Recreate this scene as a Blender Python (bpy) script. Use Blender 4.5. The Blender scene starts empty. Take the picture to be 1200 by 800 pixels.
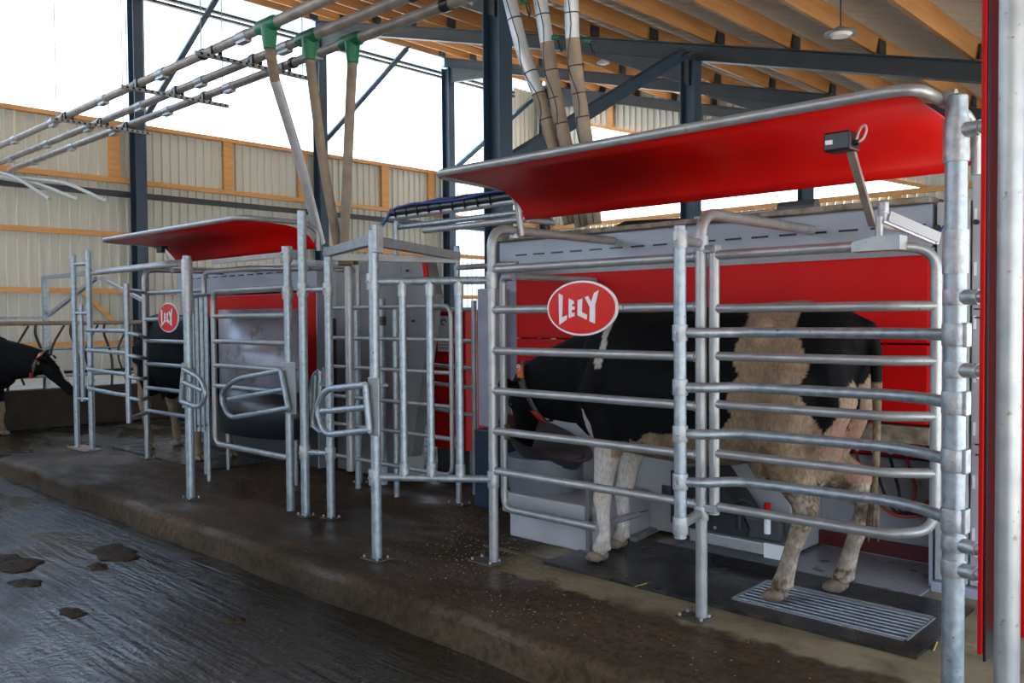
import bpy, bmesh, math, random
import numpy as np
from mathutils import Vector, Matrix
random.seed(7)
PI = math.pi
SC = bpy.context.scene

# ------------------------------------------------------------------ camera
F = 1007.0
CAM = np.array([0.0, 0.0, 1.5])
f0 = np.array([-.6877, .7260, 0.0]); f0 /= np.linalg.norm(f0)
r0 = np.array([f0[1], -f0[0], 0.0])
PITCH, ROLL = math.atan((400 - 371.5) / F), .0074
FW = f0 * math.cos(PITCH) - np.array([0, 0, 1.0]) * math.sin(PITCH)
U0 = np.cross(r0, FW)
RT = r0 * math.cos(ROLL) - U0 * math.sin(ROLL)
UP = U0 * math.cos(ROLL) + r0 * math.sin(ROLL)
cd = bpy.data.cameras.new('camera'); cam = bpy.data.objects.new('camera', cd)
SC.collection.objects.link(cam); SC.camera = cam
cd.sensor_width = 36.0; cd.lens = F / 1200 * 36.0; cd.clip_end = 300; cd.clip_start = .05
m = Matrix.Identity(4)
for i in range(3):
    m[i][0] = RT[i]; m[i][1] = UP[i]; m[i][2] = -FW[i]; m[i][3] = CAM[i]
cam.matrix_world = m

# ------------------------------------------------------------------ sky, exposure
W = bpy.data.worlds.new('overcast_sky'); SC.world = W; W.use_nodes = True
wn = W.node_tree.nodes; wl = W.node_tree.links
bg = wn['Background']
tc = wn.new('ShaderNodeTexCoord'); sx = wn.new('ShaderNodeSeparateXYZ'); wr = wn.new('ShaderNodeValToRGB')
wl.new(tc.outputs['Generated'], sx.inputs[0]); wl.new(sx.outputs['Z'], wr.inputs[0]); wl.new(wr.outputs[0], bg.inputs[0])
wr.color_ramp.elements[0].position = 0.0; wr.color_ramp.elements[0].color = (.84, .92, 1, 1)
wr.color_ramp.elements[1].position = .6; wr.color_ramp.elements[1].color = (.36, .60, 1, 1)
bg.inputs[1].default_value = 2.6
SC.view_settings.view_transform = 'Standard'; SC.view_settings.look = 'None'
SC.view_settings.gamma = 1.0; SC.view_settings.use_curve_mapping = False
SC.view_settings.exposure = 0.8
# sun outside, veiled: low, from the open front side
sd = bpy.data.lights.new('veiled_sun', 'SUN'); so = bpy.data.objects.new('veiled_sun', sd)
SC.collection.objects.link(so); sd.energy = 17.0; sd.angle = .05; sd.color = (1, .93, .82)
so.rotation_euler = (0, math.radians(28), math.radians(25))

# ------------------------------------------------------------------ helpers
def ray(px, py): return FW + RT * (px - 600) / F + UP * (400 - py) / F
AX = {'X': 0, 'Y': 1, 'Z': 2}
def P(px, py, ax, v):
    d = ray(px, py); a = AX[ax]; return CAM + d * ((v - CAM[a]) / d[a])
def V(*a): return np.array(a, float)

def mesh(name, vs, fs, smooth=False):
    me = bpy.data.meshes.new(name); me.from_pydata([tuple(map(float, v)) for v in vs], [], fs); me.validate()
    if smooth: me.polygons.foreach_set('use_smooth', [True] * len(me.polygons))
    me.update(); return me

def world_loc(o):
    p = Vector((0, 0, 0))
    while o is not None: p = p + o.location; o = o.parent
    return p

class G:
    """collects geometry in world coordinates, links as ONE mesh object"""
    def __init__(s): s.v = []; s.f = []; s.sm = []
    def add(s, vs, fs, sm=False):
        b = len(s.v); s.v += [tuple(map(float, v)) for v in vs]; s.f += [tuple(i + b for i in f) for f in fs]; s.sm += [sm] * len(fs); return s
    def box(s, x0, x1, y0, y1, z0, z1):
        vs = [(x, y, z) for x in (x0, x1) for y in (y0, y1) for z in (z0, z1)]
        return s.add(vs, [(0, 1, 3, 2), (4, 6, 7, 5), (0, 4, 5, 1), (2, 3, 7, 6), (0, 2, 6, 4), (1, 5, 7, 3)])
    def bbox(s, x0, x1, y0, y1, z0, z1, b=.006):
        bm = bmesh.new(); r = bmesh.ops.create_cube(bm, size=1)
        for v in bm.verts: v.co = Vector(((x0 + x1) / 2 + v.co.x * (x1 - x0), (y0 + y1) / 2 + v.co.y * (y1 - y0), (z0 + z1) / 2 + v.co.z * (z1 - z0)))
        bmesh.ops.bevel(bm, geom=bm.edges[:], offset=b, segments=2, affect='EDGES', profile=.5)
        bm.verts.ensure_lookup_table(); bm.verts.index_update()
        s.add([v.co[:] for v in bm.verts], [[v.index for v in f.verts] for f in bm.faces]); bm.free(); return s
    def beam(s, a, b, w, h, up=(0, 0, 1)):
        a = Vector(a); b = Vector(b); t = (b - a).normalized(); u = Vector(up)
        l = t.cross(u).normalized(); u = l.cross(t).normalized(); vs = []
        for p in (a, b):
            for i, j in ((-1, -1), (1, -1), (1, 1), (-1, 1)): vs.append(p + l * (w / 2 * i) + u * (h / 2 * j))
        return s.add(vs, [(3, 2, 1, 0), (4, 5, 6, 7), (0, 1, 5, 4), (1, 2, 6, 5), (2, 3, 7, 6), (3, 0, 4, 7)])
    def tube(s, pts, r, n=12, caps=True):
        pts = [Vector(p) for p in pts]; k = len(pts); rs = r if hasattr(r, '__len__') else [r] * k
        tg = []
        for i in range(k):
            t = (pts[min(i + 1, k - 1)] - pts[max(i - 1, 0)]); tg.append(t.normalized() if t.length > 1e-9 else Vector((0, 0, 1)))
        ref = Vector((0, 0, 1)) if abs(tg[0].z) < .9 else Vector((1, 0, 0))
        nrm = tg[0].cross(ref).normalized(); vs = []; fs = []
        for i in range(k):
            if i: nrm = (nrm - tg[i] * nrm.dot(tg[i])).normalized()
            bn = tg[i].cross(nrm)
            for j in range(n):
                a = 2 * PI * j / n; vs.append(pts[i] + (nrm * math.cos(a) + bn * math.sin(a)) * rs[i])
        for i in range(k - 1):
            for j in range(n):
                q = (j + 1) % n; fs.append((i * n + j, i * n + q, (i + 1) * n + q, (i + 1) * n + j))
        s.add(vs, fs, True)
        if caps: s.add(vs[:n], [tuple(range(n))[::-1]]); s.add(vs[-n:], [tuple(range(n))])
        return s
    def prism(s, poly, d):
        """poly: list of 3D points (planar), extruded by vector d"""
        n = len(poly); a = [Vector(p) for p in poly]; b = [p + Vector(d) for p in a]
        fs = [tuple(range(n))[::-1], tuple(range(n, 2 * n))] + [(i, (i + 1) % n, n + (i + 1) % n, n + i) for i in range(n)]
        return s.add(a + b, fs)
    def strip(s, sec, x0, x1, th=.0):
        """sheet: open section [(y,z)] extruded along x with thickness th (offset normal)"""
        n = len(sec); out = []
        for i in range(n):
            a = sec[max(i - 1, 0)]; b = sec[min(i + 1, n - 1)]; t = Vector((b[0] - a[0], b[1] - a[1])).normalized()
            out.append((sec[i][0] - t.y * th, sec[i][1] + t.x * th))
        ring = list(sec) + out[::-1]; k = len(ring)
        vs = [(x0, y, z) for y, z in ring] + [(x1, y, z) for y, z in ring]
        fs = [(i, (i + 1) % k, k + (i + 1) % k, k + i) for i in range(k)]
        for i in range(n - 1):
            fs.append((i, k - 1 - i, k - 2 - i, i + 1)); fs.append((k + i, k + i + 1, k + k - 2 - i, k + k - 1 - i))
        return s.add(vs, fs, True)
    def build(s, name, mat, parent=None, base=None):
        vs = np.array(s.v)
        if parent is None:
            lo = vs.min(0); hi = vs.max(0); base = Vector(((lo[0] + hi[0]) / 2, (lo[1] + hi[1]) / 2, lo[2])) if base is None else Vector(base)
            off = base
        else: off = world_loc(parent)
        me = mesh(name, vs - np.array(off), s.f)
        if len(me.polygons) == len(s.sm): me.polygons.foreach_set('use_smooth', s.sm)
        else: me.polygons.foreach_set('use_smooth', [any(s.sm)] * len(me.polygons))
        bm = bmesh.new(); bm.from_mesh(me); bmesh.ops.recalc_face_normals(bm, faces=bm.faces[:]); bm.to_mesh(me); bm.free()
        if mat: me.materials.append(mat)
        o = bpy.data.objects.new(name, me); SC.collection.objects.link(o)
        if parent is None: o.location = base
        else: o.parent = parent
        return o

def fil(pts, rad=.08, k=6):
    pts = [Vector(p) for p in pts]; out = [pts[0]]
    for i in range(1, len(pts) - 1):
        a, b, c = pts[i - 1], pts[i], pts[i + 1]; d = min(rad, (a - b).length * .48, (c - b).length * .48)
        p = b + (a - b).normalized() * d; q = b + (c - b).normalized() * d
        for j in range(k + 1):
            t = j / k; out.append(p * (1 - t) ** 2 + b * 2 * t * (1 - t) + q * t * t)
    out.append(pts[-1]); return out

def tag(o, label, cat, group=None, kind=None):
    if label: o['label'] = label
    if cat: o['category'] = cat
    if group: o['group'] = group
    if kind: o['kind'] = kind
    return o
def thing(name, label, cat, loc, group=None):
    o = bpy.data.objects.new(name, None); SC.collection.objects.link(o); o.location = Vector(tuple(map(float, loc))); o.empty_display_size = .1
    return tag(o, label, cat, group)
def struct(o): o['kind'] = 'structure'; return o
def sempty(name, loc=(0, 0, 0)):
    o = bpy.data.objects.new(name, None); SC.collection.objects.link(o); o.location = loc; o['kind'] = 'structure'; return o
def dup(root, dx, dy=0, dz=0):
    r = root.copy(); SC.collection.objects.link(r); r.location = root.location + Vector((dx, dy, dz))
    for ch in list(root.children):
        c = ch.copy(); SC.collection.objects.link(c); c.parent = r
        for g in list(ch.children):
            d = g.copy(); SC.collection.objects.link(d); d.parent = c
    return r

# ------------------------------------------------------------------ materials
def mk(name, col, rough=.5, metal=0.0, col2=None, scale=8.0, stretch=(1, 1, 1), bump=0.0, bscale=40.0, spots=None, spot_scale=30.0, spot_lo=.62, spec=.5, rough2=None, detail=4, transl=0.0, coat=0.0):
    M = bpy.data.materials.new(name); M.use_nodes = True; nt = M.node_tree; N = nt.nodes; L = nt.links; b = N['Principled BSDF']
    b.inputs['Roughness'].default_value = rough; b.inputs['Metallic'].default_value = metal
    b.inputs['Specular IOR Level'].default_value = spec; b.inputs['Coat Weight'].default_value = coat
    t = N.new('ShaderNodeTexCoord'); mp = N.new('ShaderNodeMapping'); mp.inputs['Scale'].default_value = stretch
    geo = N.new('ShaderNodeNewGeometry'); L.new(geo.outputs['Position'], mp.inputs[0])
    out = None
    if col2 is not None:
        n = N.new('ShaderNodeTexNoise'); n.inputs['Scale'].default_value = scale; n.inputs['Detail'].default_value = detail; L.new(mp.outputs[0], n.inputs['Vector'])
        r = N.new('ShaderNodeValToRGB'); r.color_ramp.elements[0].position = .35; r.color_ramp.elements[1].position = .65
        r.color_ramp.elements[0].color = (*col, 1); r.color_ramp.elements[1].color = (*col2, 1)
        L.new(n.outputs[0], r.inputs[0]); out = r.outputs[0]
        if rough2 is not None:
            mr = N.new('ShaderNodeMapRange'); mr.inputs[1].default_value = .35; mr.inputs[2].default_value = .65; mr.inputs[3].default_value = rough; mr.inputs[4].default_value = rough2
            L.new(n.outputs[0], mr.inputs[0]); L.new(mr.outputs[0], b.inputs['Roughness'])
    else: b.inputs['Base Color'].default_value = (*col, 1)
    if spots is not None:
        n2 = N.new('ShaderNodeTexNoise'); n2.inputs['Scale'].default_value = spot_scale; n2.inputs['Detail'].default_value = 3; L.new(mp.outputs[0], n2.inputs['Vector'])
        r2 = N.new('ShaderNodeMapRange'); r2.inputs[1].default_value = spot_lo; r2.inputs[2].default_value = spot_lo + .08; L.new(n2.outputs[0], r2.inputs[0])
        mx = N.new('ShaderNodeMix'); mx.data_type = 'RGBA'; L.new(r2.outputs[0], mx.inputs[0])
        if out: L.new(out, mx.inputs[6])
        else: mx.inputs[6].default_value = (*col, 1)
        mx.inputs[7].default_value = (*spots, 1); out = mx.outputs[2]
    if out: L.new(out, b.inputs['Base Color'])
    if bump:
        n3 = N.new('ShaderNodeTexNoise'); n3.inputs['Scale'].default_value = bscale; n3.inputs['Detail'].default_value = 5; L.new(mp.outputs[0], n3.inputs['Vector'])
        bp = N.new('ShaderNodeBump'); bp.inputs['Strength'].default_value = bump; bp.inputs['Distance'].default_value = .01; L.new(n3.outputs[0], bp.inputs['Height']); L.new(bp.outputs[0], b.inputs['Normal'])
    if transl:
        tr = N.new('ShaderNodeBsdfTranslucent'); ms = N.new('ShaderNodeMixShader'); ms.inputs[0].default_value = transl
        if out: L.new(out, tr.inputs[0])
        else: tr.inputs[0].default_value = (*col, 1)
        L.new(b.outputs[0], ms.inputs[1]); L.new(tr.outputs[0], ms.inputs[2]); L.new(ms.outputs[0], N['Material Output'].inputs[0])
    return M

GALV = mk('galvanized_steel', (.29, .345, .385), .40, .7, (.44, .49, .53), 26, bump=.12, bscale=60, spots=(.2, .15, .1), spot_scale=55, spot_lo=.66, rough2=.52)
GALV2 = mk('dull_zinc', (.33, .34, .345), .40, .5, (.42, .425, .42), 12, bump=.08, bscale=50, spots=(.26, .19, .12), spot_scale=40, spot_lo=.66)
CLAMP = mk('cast_clamp_zinc', (.36, .38, .40), .5, .7, (.5, .52, .52), 30, bump=.2, bscale=90)
PIPE = mk('warm_dirty_pipe', (.30, .26, .22), .5, .3, (.42, .38, .34), 6, bump=.1, bscale=30)
PIPEB = mk('brown_dusty_pipe', (.25, .19, .14), .6, .1, (.33, .26, .19), 9, bump=.1, bscale=40)
PIPES = mk('pale_silver_pipe', (.52, .55, .58), .42, .45, (.62, .64, .66), 9)
RED = mk('red_paint', (.50, .003, .003), .45, 0, (.56, .005, .004), 2, spots=(.35, .02, .012), spot_scale=20, spot_lo=.72, spec=.16)
REDD = mk('dusty_red_paint', (.54, .004, .003), .36, 0, (.62, .007, .005), 3, spots=(.36, .04, .03), spot_scale=9, spot_lo=.68, spec=.22)
WHITE = mk('pale_grey_casing', (.33, .37, .44), .4, 0, (.37, .41, .48), 3, spots=(.33, .30, .26), spot_scale=22, spot_lo=.68)
WHITE2 = mk('light_grey_door', (.36, .365, .385), .45, 0, (.43, .44, .46), 3, spots=(.36, .33, .28), spot_scale=30, spot_lo=.7)
SIGNW = mk('sign_white', (.82, .83, .86), .25)
SIGNR = mk('sign_red', (.70, .010, .006), .2, coat=.15)
STAIN = mk('stainless_sheet', (.20, .20, .205), .42, .5, (.26, .255, .25), 3, (1, 1, .3), bump=.03)
DGREY = mk('dark_grey_plastic', (.05, .055, .06), .45)
BLACK = mk('black_plastic', (.014, .014, .016), .35)
BLUEP = mk('dark_blue_panel', (.02, .035, .07), .4)
LAV = mk('hazy_plastic', (.30, .32, .42), .35, .0, (.38, .38, .46), 4)
NAVY = mk('navy_steel', (.028, .052, .085), .42, .1, (.036, .064, .10), 4)
DSTEEL = mk('dark_grey_steel', (.028, .036, .042), .5, .1, (.04, .048, .052), 3)
WOOD = mk('orange_timber', (.45, .20, .062), .6, 0, (.56, .27, .09), 5, (1.5, .25, 4), spots=(.24, .10, .035), spot_scale=14, spot_lo=.72)
WOODL = mk('girt_timber', (.62, .30, .10), .6, 0, (.70, .37, .14), 5, (1, .3, 3))
CLAD = mk('cladding_sheet', (.60, .60, .54), .55, 0, (.65, .65, .59), 1.5, (1, 1, .4))
CLADT = mk('translucent_cladding', (.85, .85, .82), .5, 0, transl=.75)
ROOFM = mk('roof_sheet', (.86, .83, .77), .6, 0, (.89, .86, .81), 2)
CURT = mk('curtain_band', (.70, .82, .92), .5, 0, transl=.7)
GREEN = mk('green_plastic', (.01, .16, .075), .45)
MAT = mk('wet_rubber_mat', (.018, .018, .018), .16, 0, (.03, .028, .024), 3, bump=.15, bscale=60, rough2=.4, spots=(.06, .04, .022), spot_scale=12, spot_lo=.6)
RAWC = mk('low_concrete', (.025, .018, .012), .9, 0, (.042, .03, .02), 4, bump=.5, bscale=14)
PALEC = mk('pale_alley_floor', (.45, .43, .38), .8, 0, (.55, .53, .48), 3)
DUNG = mk('manure', (.028, .018, .007), .75, 0, (.055, .034, .012), 14, bump=.8, bscale=30, spec=.2)
CRUMB = mk('feed_pellets', (.24, .18, .11), .9)
STRAW = mk('straw', (.50, .38, .12), .7)
RUBH = mk('rubber_hose', (.02, .02, .022), .5)
HOSER = mk('red_hose', (.35, .03, .02), .4)
BLUEC = mk('blue_cable', (.02, .05, .22), .5)
WCAB = mk('white_cable', (.6, .6, .6), .5)
BRASS = mk('dirty_brass', (.18, .13, .05), .5, .5)
DIRTB = mk('dirty_beam', (.16, .12, .08), .7, 0, (.34, .30, .24), 14, bump=.3, bscale=50)
MFLOOR = mk('machine_bay_floor', (.27, .27, .30), .22, 0, (.31, .31, .33), 3, spots=(.18, .14, .1), spot_scale=9, spot_lo=.6)
HOOF = mk('hoof_horn', (.16, .12, .085), .5, 0, (.24, .18, .13), 30)
ORANGE = mk('orange_tag', (.62, .14, .02), .5)
REDS = mk('red_strap', (.42, .015, .015), .6)
GREYS = mk('grey_strap', (.07, .065, .06), .6)
YELL = mk('yellow_ear_tag', (.7, .25, .04), .5)
EYE = mk('eye_dark', (.01, .008, .006), .08)
HOSEW = mk('curved_white_bar', (.5, .48, .42), .6)

def concrete(name, wet, dry, groove=0.0, rl=.12, rh=.5, gs=1.0, extra=None):
    """dirty concrete: noise wetness (low roughness) + manure colour; optional grooves running along X"""
    M = bpy.data.materials.new(name); M.use_nodes = True; N = M.node_tree.nodes; L = M.node_tree.links; b = N['Principled BSDF']
    g = N.new('ShaderNodeNewGeometry'); pos = g.outputs['Position']
    def noise(sc, det=5, st=(1, 1, 1)):
        mp = N.new('ShaderNodeMapping'); mp.inputs['Scale'].default_value = st; L.new(pos, mp.inputs[0])
        n = N.new('ShaderNodeTexNoise'); n.inputs['Scale'].default_value = sc; n.inputs['Detail'].default_value = det; L.new(mp.outputs[0], n.inputs['Vector']); return n.outputs[0]
    def rng(v, a, c, d, e):
        r = N.new('ShaderNodeMapRange'); r.inputs[1].default_value = a; r.inputs[2].default_value = c; r.inputs[3].default_value = d; r.inputs[4].default_value = e; L.new(v, r.inputs[0]); return r.outputs[0]
    def mix(f, a, c):
        m_ = N.new('ShaderNodeMix'); m_.data_type = 'RGBA'; L.new(f, m_.inputs[0])
        for i, q in ((6, a), (7, c)):
            if isinstance(q, tuple): m_.inputs[i].default_value = (*q, 1)
            else: L.new(q, m_.inputs[i])
        return m_.outputs[2]
    n1 = noise(1.1, 6, (.6, 1, 1)); n2 = noise(9, 6); n3 = noise(60, 3)
    c = mix(rng(n1, .38, .62, 0, 1), wet, dry)
    c = mix(rng(n2, .5, .72, 0, .7), c, tuple(x * .45 for x in dry))
    c = mix(rng(n3, .60, .70, 0, .5), c, (.15, .11, .065)); c = mix(rng(noise(22, 6), .48, .62, 0, .5), c, tuple(x * .4 for x in wet))
    if extra: c = extra(N, L, pos, c, noise, rng, mix)
    L.new(c, b.inputs['Base Color']); b.inputs['Specular IOR Level'].default_value = .5 if groove else .28
    rr = rng(noise(2.2, 5, (.5, 1, 1)), .4, .62, rl, rh); L.new(rr, b.inputs['Roughness'])
    bp = N.new('ShaderNodeBump'); bp.inputs['Strength'].default_value = .55; bp.inputs['Distance'].default_value = .012; L.new(noise(26, 6), bp.inputs['Height'])
    bp2 = N.new('ShaderNodeBump'); bp2.inputs['Strength'].default_value = .35; bp2.inputs['Distance'].default_value = .03; L.new(noise(5, 3, (.5, 1, 1)), bp2.inputs['Height']); L.new(bp.outputs[0], bp2.inputs['Normal'])
    last = bp2
    if groove:
        mp = N.new('ShaderNodeMapping'); L.new(pos, mp.inputs[0])
        mp.inputs['Scale'].default_value = (1.3, 16, 1); w = N.new('ShaderNodeTexNoise'); w.inputs['Scale'].default_value = gs; w.inputs['Detail'].default_value = 3
        L.new(mp.outputs[0], w.inputs['Vector'])
        bp3 = N.new('ShaderNodeBump'); bp3.inputs['Strength'].default_value = groove; bp3.inputs['Distance'].default_value = .012; L.new(w.outputs[0], bp3.inputs['Height']); L.new(bp2.outputs[0], bp3.inputs['Normal']); last = bp3
    L.new(last.outputs[0], b.inputs['Normal'])
    return M

def paint_edge(N, L, pos, c, noise, rng, mix):
    # worn pale coating left along the foot of the stall (a strip in front of the mats)
    s = N.new('ShaderNodeSeparateXYZ'); L.new(pos, s.inputs[0])
    a = N.new('ShaderNodeMath'); a.operation = 'MULTIPLY_ADD'; L.new(noise(7, 5), a.inputs[0]); a.inputs[1].default_value = .30; L.new(s.outputs['Y'], a.inputs[2])
    f1 = rng(a.outputs[0], 3.72, 3.80, 0, 1); f2 = rng(s.outputs['X'], -3.75, -3.55, 0, 1)
    mm = N.new('ShaderNodeMath'); mm.operation = 'MULTIPLY'; L.new(f1, mm.inputs[0]); L.new(f2, mm.inputs[1])
    m3 = N.new('ShaderNodeMath'); m3.operation = 'MULTIPLY'; L.new(mm.outputs[0], m3.inputs[0]); L.new(rng(noise(3.5, 6), .28, .55, .25, .9), m3.inputs[1])
    return mix(m3.outputs[0], c, (.30, .25, .15))

FLOOR = concrete('wet_grooved_concrete', (.018, .015, .009), (.042, .029, .012), groove=.9, rl=.14, rh=.5, gs=1.4)
SLAB = concrete('platform_concrete', (.036, .023, .010), (.095, .062, .034), rl=.30, rh=.9, extra=paint_edge)

# ------------------------------------------------------------------ the shed
XL, YB = -19.0, 21.6
def zr(x): return 9.15 - .275 * (x - XL)          # top of the rafters
Z0 = -.19
struct(G().box(-20, 4, -9, 22.5, Z0 - .2, Z0).build('floor', FLOOR))
struct(G().box(-60, 50, -60, 60, Z0 - .3, Z0 - .21).build('ground', mk('yard_concrete', (.56, .52, .44), .9)))

# platform with rounded, worn nose
def slab():
    x0, x1 = -10.55, 6.0; sec = []
    for t in range(7):
        a = t / 6 * PI / 2; sec.append((2.93 + .06 - .06 * math.sin(a) * 1.0, -.06 + .06 * math.cos(a)))
    sec = [(6.6, 0.0)] + [(2.99 - .06 * math.sin(t / 6 * PI / 2), -.06 + .06 * math.cos(t / 6 * PI / 2)) for t in range(7)] + [(2.92, -.3), (6.6, -.3)]
    g = G(); n = len(sec); xs = np.linspace(x0, x1, 60); vs = []
    for x in xs:
        for (y, z) in sec: vs.append((x, y + (.012 * math.sin(x * 3.1) + .01 * math.sin(x * 7.7) if y < 3.2 else 0), z))
    fs = [(i * n + j, i * n + (j + 1) % n, (i + 1) * n + (j + 1) % n, (i + 1) * n + j) for i in range(len(xs) - 1) for j in range(n)]
    fs += [tuple(range(n)), tuple(range((len(xs) - 1) * n, len(xs) * n))[::-1]]
    g.add(vs, fs); return struct(g.build('floor', SLAB))
slab()

def ribsheet(name, mat, axis, a0, a1, z0, ztop, pos, pitch=.25, rib=.05, side=1, parent=None):
    """vertical trapezoid cladding; axis 'Y': sheet in plane x=pos along y; ztop function or number"""
    g = G(); us = []; u = a0
    while u < a1 - 1e-6:
        for du, d in ((0, 0), (.15, 0), (.165, rib), (.205, rib), (.22, 0)):
            if u + du * pitch / .25 < a1: us.append((u + du * pitch / .25, d))
        u += pitch
    us.append((a1, 0)); vs = []
    zt = ztop if callable(ztop) else (lambda q: ztop)
    zb = z0 if callable(z0) else (lambda q: z0)
    for (q, d) in us:
        for z in (zb(q), zt(q)):
            vs.append((pos + side * d, q, z) if axis == 'Y' else (q, pos + side * d, z))
    fs = [(2 * i, 2 * i + 2, 2 * i + 3, 2 * i + 1) for i in range(len(us) - 1)]
    k = len(vs); off = np.array((-side * .01, 0, 0)) if axis == 'Y' else np.array((0, -side * .01, 0))
    vs2 = vs + [tuple(np.array(v) + off) for v in vs]; fs2 = fs + [tuple(k + i for i in f)[::-1] for f in fs]
    n = len(us)
    fs2 += [(2 * i + 1, 2 * i + 3, k + 2 * i + 3, k + 2 * i + 1) for i in range(n - 1)] + [(2 * i, k + 2 * i, k + 2 * i + 2, 2 * i + 2) for i in range(n - 1)]
    g.add(vs2, fs2); return g.build(name, mat, parent)

wl_ = sempty('wall_left', (XL, 8, Z0))
CT = 5.72
ribsheet('cladding_sheet', CLAD, 'Y', -9.0, 17.25, .45, CT, XL - .12, .2, parent=wl_)
ribsheet('translucent_sheet', CLADT, 'Y', 17.25, 20.3, .45, CT, XL - .12, .2, parent=wl_)['label'] = 'bright translucent cladding sheet'
ribsheet('cladding_sheet', CLAD, 'Y', 20.3, YB, .45, 8.9, XL - .12, .2, parent=wl_)
G().box(XL - .35, XL - .12, -9, YB, Z0, .45).build('plinth', RAWC, wl_)
for z in (1.0, 2.12, 3.35, 4.52):
    G().box(XL - .085, XL + .0, -8.9, YB, z - .055, z + .055).build('girt', WOODL, wl_)
G().box(XL - .13, XL + .03, -8.9, 20.3, CT - .02, CT + .07).build('sill_board', WOODL, wl_)
for y in (5.05, 7.65, 10.3, 12.35, 15.0, 16.7, 19.3):
    G().box(XL - .09, XL + .01, y - .12, y + .12, 4.575, CT - .02).build('stud', WOODL, wl_)
G().beam((XL + .06, -8.5, 4.22), (XL + .06, YB - .2, 4.22), .10, .12).build('steel_rail', DSTEEL, wl_)
# eave gutter box and pale band above the curtain opening
G().box(XL - .12, XL - .02, -8.9, 20.3, 8.56, 8.62).box(XL - .12, XL - .02, -8.9, 20.3, 8.68, 8.74).build('curtain_track', DSTEEL, wl_)
G().box(XL - .10, XL - .08, -8.9, 20.3, 8.74, 9.3).build('pale_band', CURT, wl_)
for y in np.arange(4.6, 20.3, 2.0):
    pass
for px in (145, 262, 354, 441, 500, 541, 554):
    y = P(px, 150, 'X', XL - .14)[1]
    G().tube([(XL - .16, y, CT), (XL - .16, y, 8.6)], .012, 6).build('curtain_cord', GALV2, wl_)

wb_ = sempty('wall_back', (-6, YB, Z0))
def gz_low(x): return 0.2
XA, XBR = -17.05, -7.05
ogz = lambda x: 7.90 - .305 * (x + 18.0)        # sloped head of the gable opening
ribsheet('cladding_sheet', CLAD, 'X', XL, 4.0, .2, lambda x: 4.45, YB + .12, .22, side=-1, parent=wb_)
ribsheet('cladding_sheet', CLAD, 'X', XL, XA, 4.45, lambda x: zr(x) + .3, YB + .12, .22, side=-1, parent=wb_)
ribsheet('cladding_sheet', CLAD, 'X', XA, XBR, ogz, lambda x: zr(x) + .3, YB + .12, .22, side=-1, parent=wb_)
ribsheet('cladding_sheet', CLAD, 'X', XBR, 4.0, lambda x: 4.45, lambda x: zr(x) + .3, YB + .12, .22, side=-1, parent=wb_)
for z in (1.1, 2.2, 3.3):
    G().box(XL, 4, YB - .02, YB + .08, z - .06, z + .06).build('girt', WOODL, wb_)
G().box(XL, 4, YB - .02, YB + .08, 4.38, 4.5).build('girt', WOODL, wb_)
G().beam((-18.4, YB, ogz(-18.4) - .03), (XBR + .1, YB, 4.52), .08, .09).build('sloped_head_board', WOODL, wb_)
for x in (-16.2, -13.1, -10.0, -3.5):
    z0 = ogz(x) if x < XBR else 4.5
    G().box(x - .1, x + .1, YB - .02, YB + .06, z0, zr(x) - .1).build('stud', WOODL, wb_)
for x in (-14.3, -10.9, -7.6, -4.3):
    G().box(x - .1, x + .1, YB - .02, YB + .06, 3.36, 4.38).build('stud', WOODL, wb_)
for px, in ((840,), (772,)):
    x = P(px, 240, 'Y', YB)[0]; G().tube([(x, YB + .05, 4.45), (x, YB + .05, ogz(x))], .015, 6).build('cord', GALV2, wb_)

# roof: ribbed sheet + purlins are part of the ceiling
ceil = sempty('ceiling', (-6, 6, 6))
def roof():
    g = G(); vs = []; fs = []; q = []; y = -9.0; p = .30
    while y < YB + .3:
        for dy, d in ((0, 0), (.10, 0), (.13, .04), (.17, .04), (.20, 0)): q.append((y + dy, d))
        y += p
    for (yy, d) in q:
        for x in (XL - .6, 3.6): vs.append((x, yy, zr(x) + .27 + (.05 - d * 1.25)))
    k = len(vs); fs = [(2 * i, 2 * i + 1, 2 * i + 3, 2 * i + 2) for i in range(len(q) - 1)]
    vs2 = vs + [(a, b, c + .02) for a, b, c in vs]; fs2 = fs + [tuple(k + i for i in f)[::-1] for f in fs]
    g.add(vs2, fs2); return g.build('roof_sheet', ROOFM, ceil)
roof()
wf_ = sempty('wall_front_unseen', (-6, -9.2, Z0))  # unseen wall, added to keep low sky glare off the red panels
G().box(XL, 4, -9.3, -9.18, Z0, 3.3).build('lower_cladding', CLAD, wf_)

SL = math.atan(.275)
px0 = -20.35 + 1.3
while px0 < 3.6:
    zc = zr(px0) + .14
    G().beam((px0, -8.8, zc), (px0, YB + .05, zc), .09, .24, up=(math.sin(SL), 0, math.cos(SL))).build('purlin', WOOD, ceil)
    px0 += 1.3
FR = (-1.2, 3.4, 8.05, 12.72, 17.15, 21.45)
for yf in FR[1:]:
    x = -20.35 + 1.3
    while x < 3.5:
        G().beam((x + .075, yf - .12, zr(x) + .10), (x + .075, yf + .12, zr(x) + .10), .012, .2).build('purlin_cleat', DSTEEL, ceil)
        x += 1.3

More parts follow.
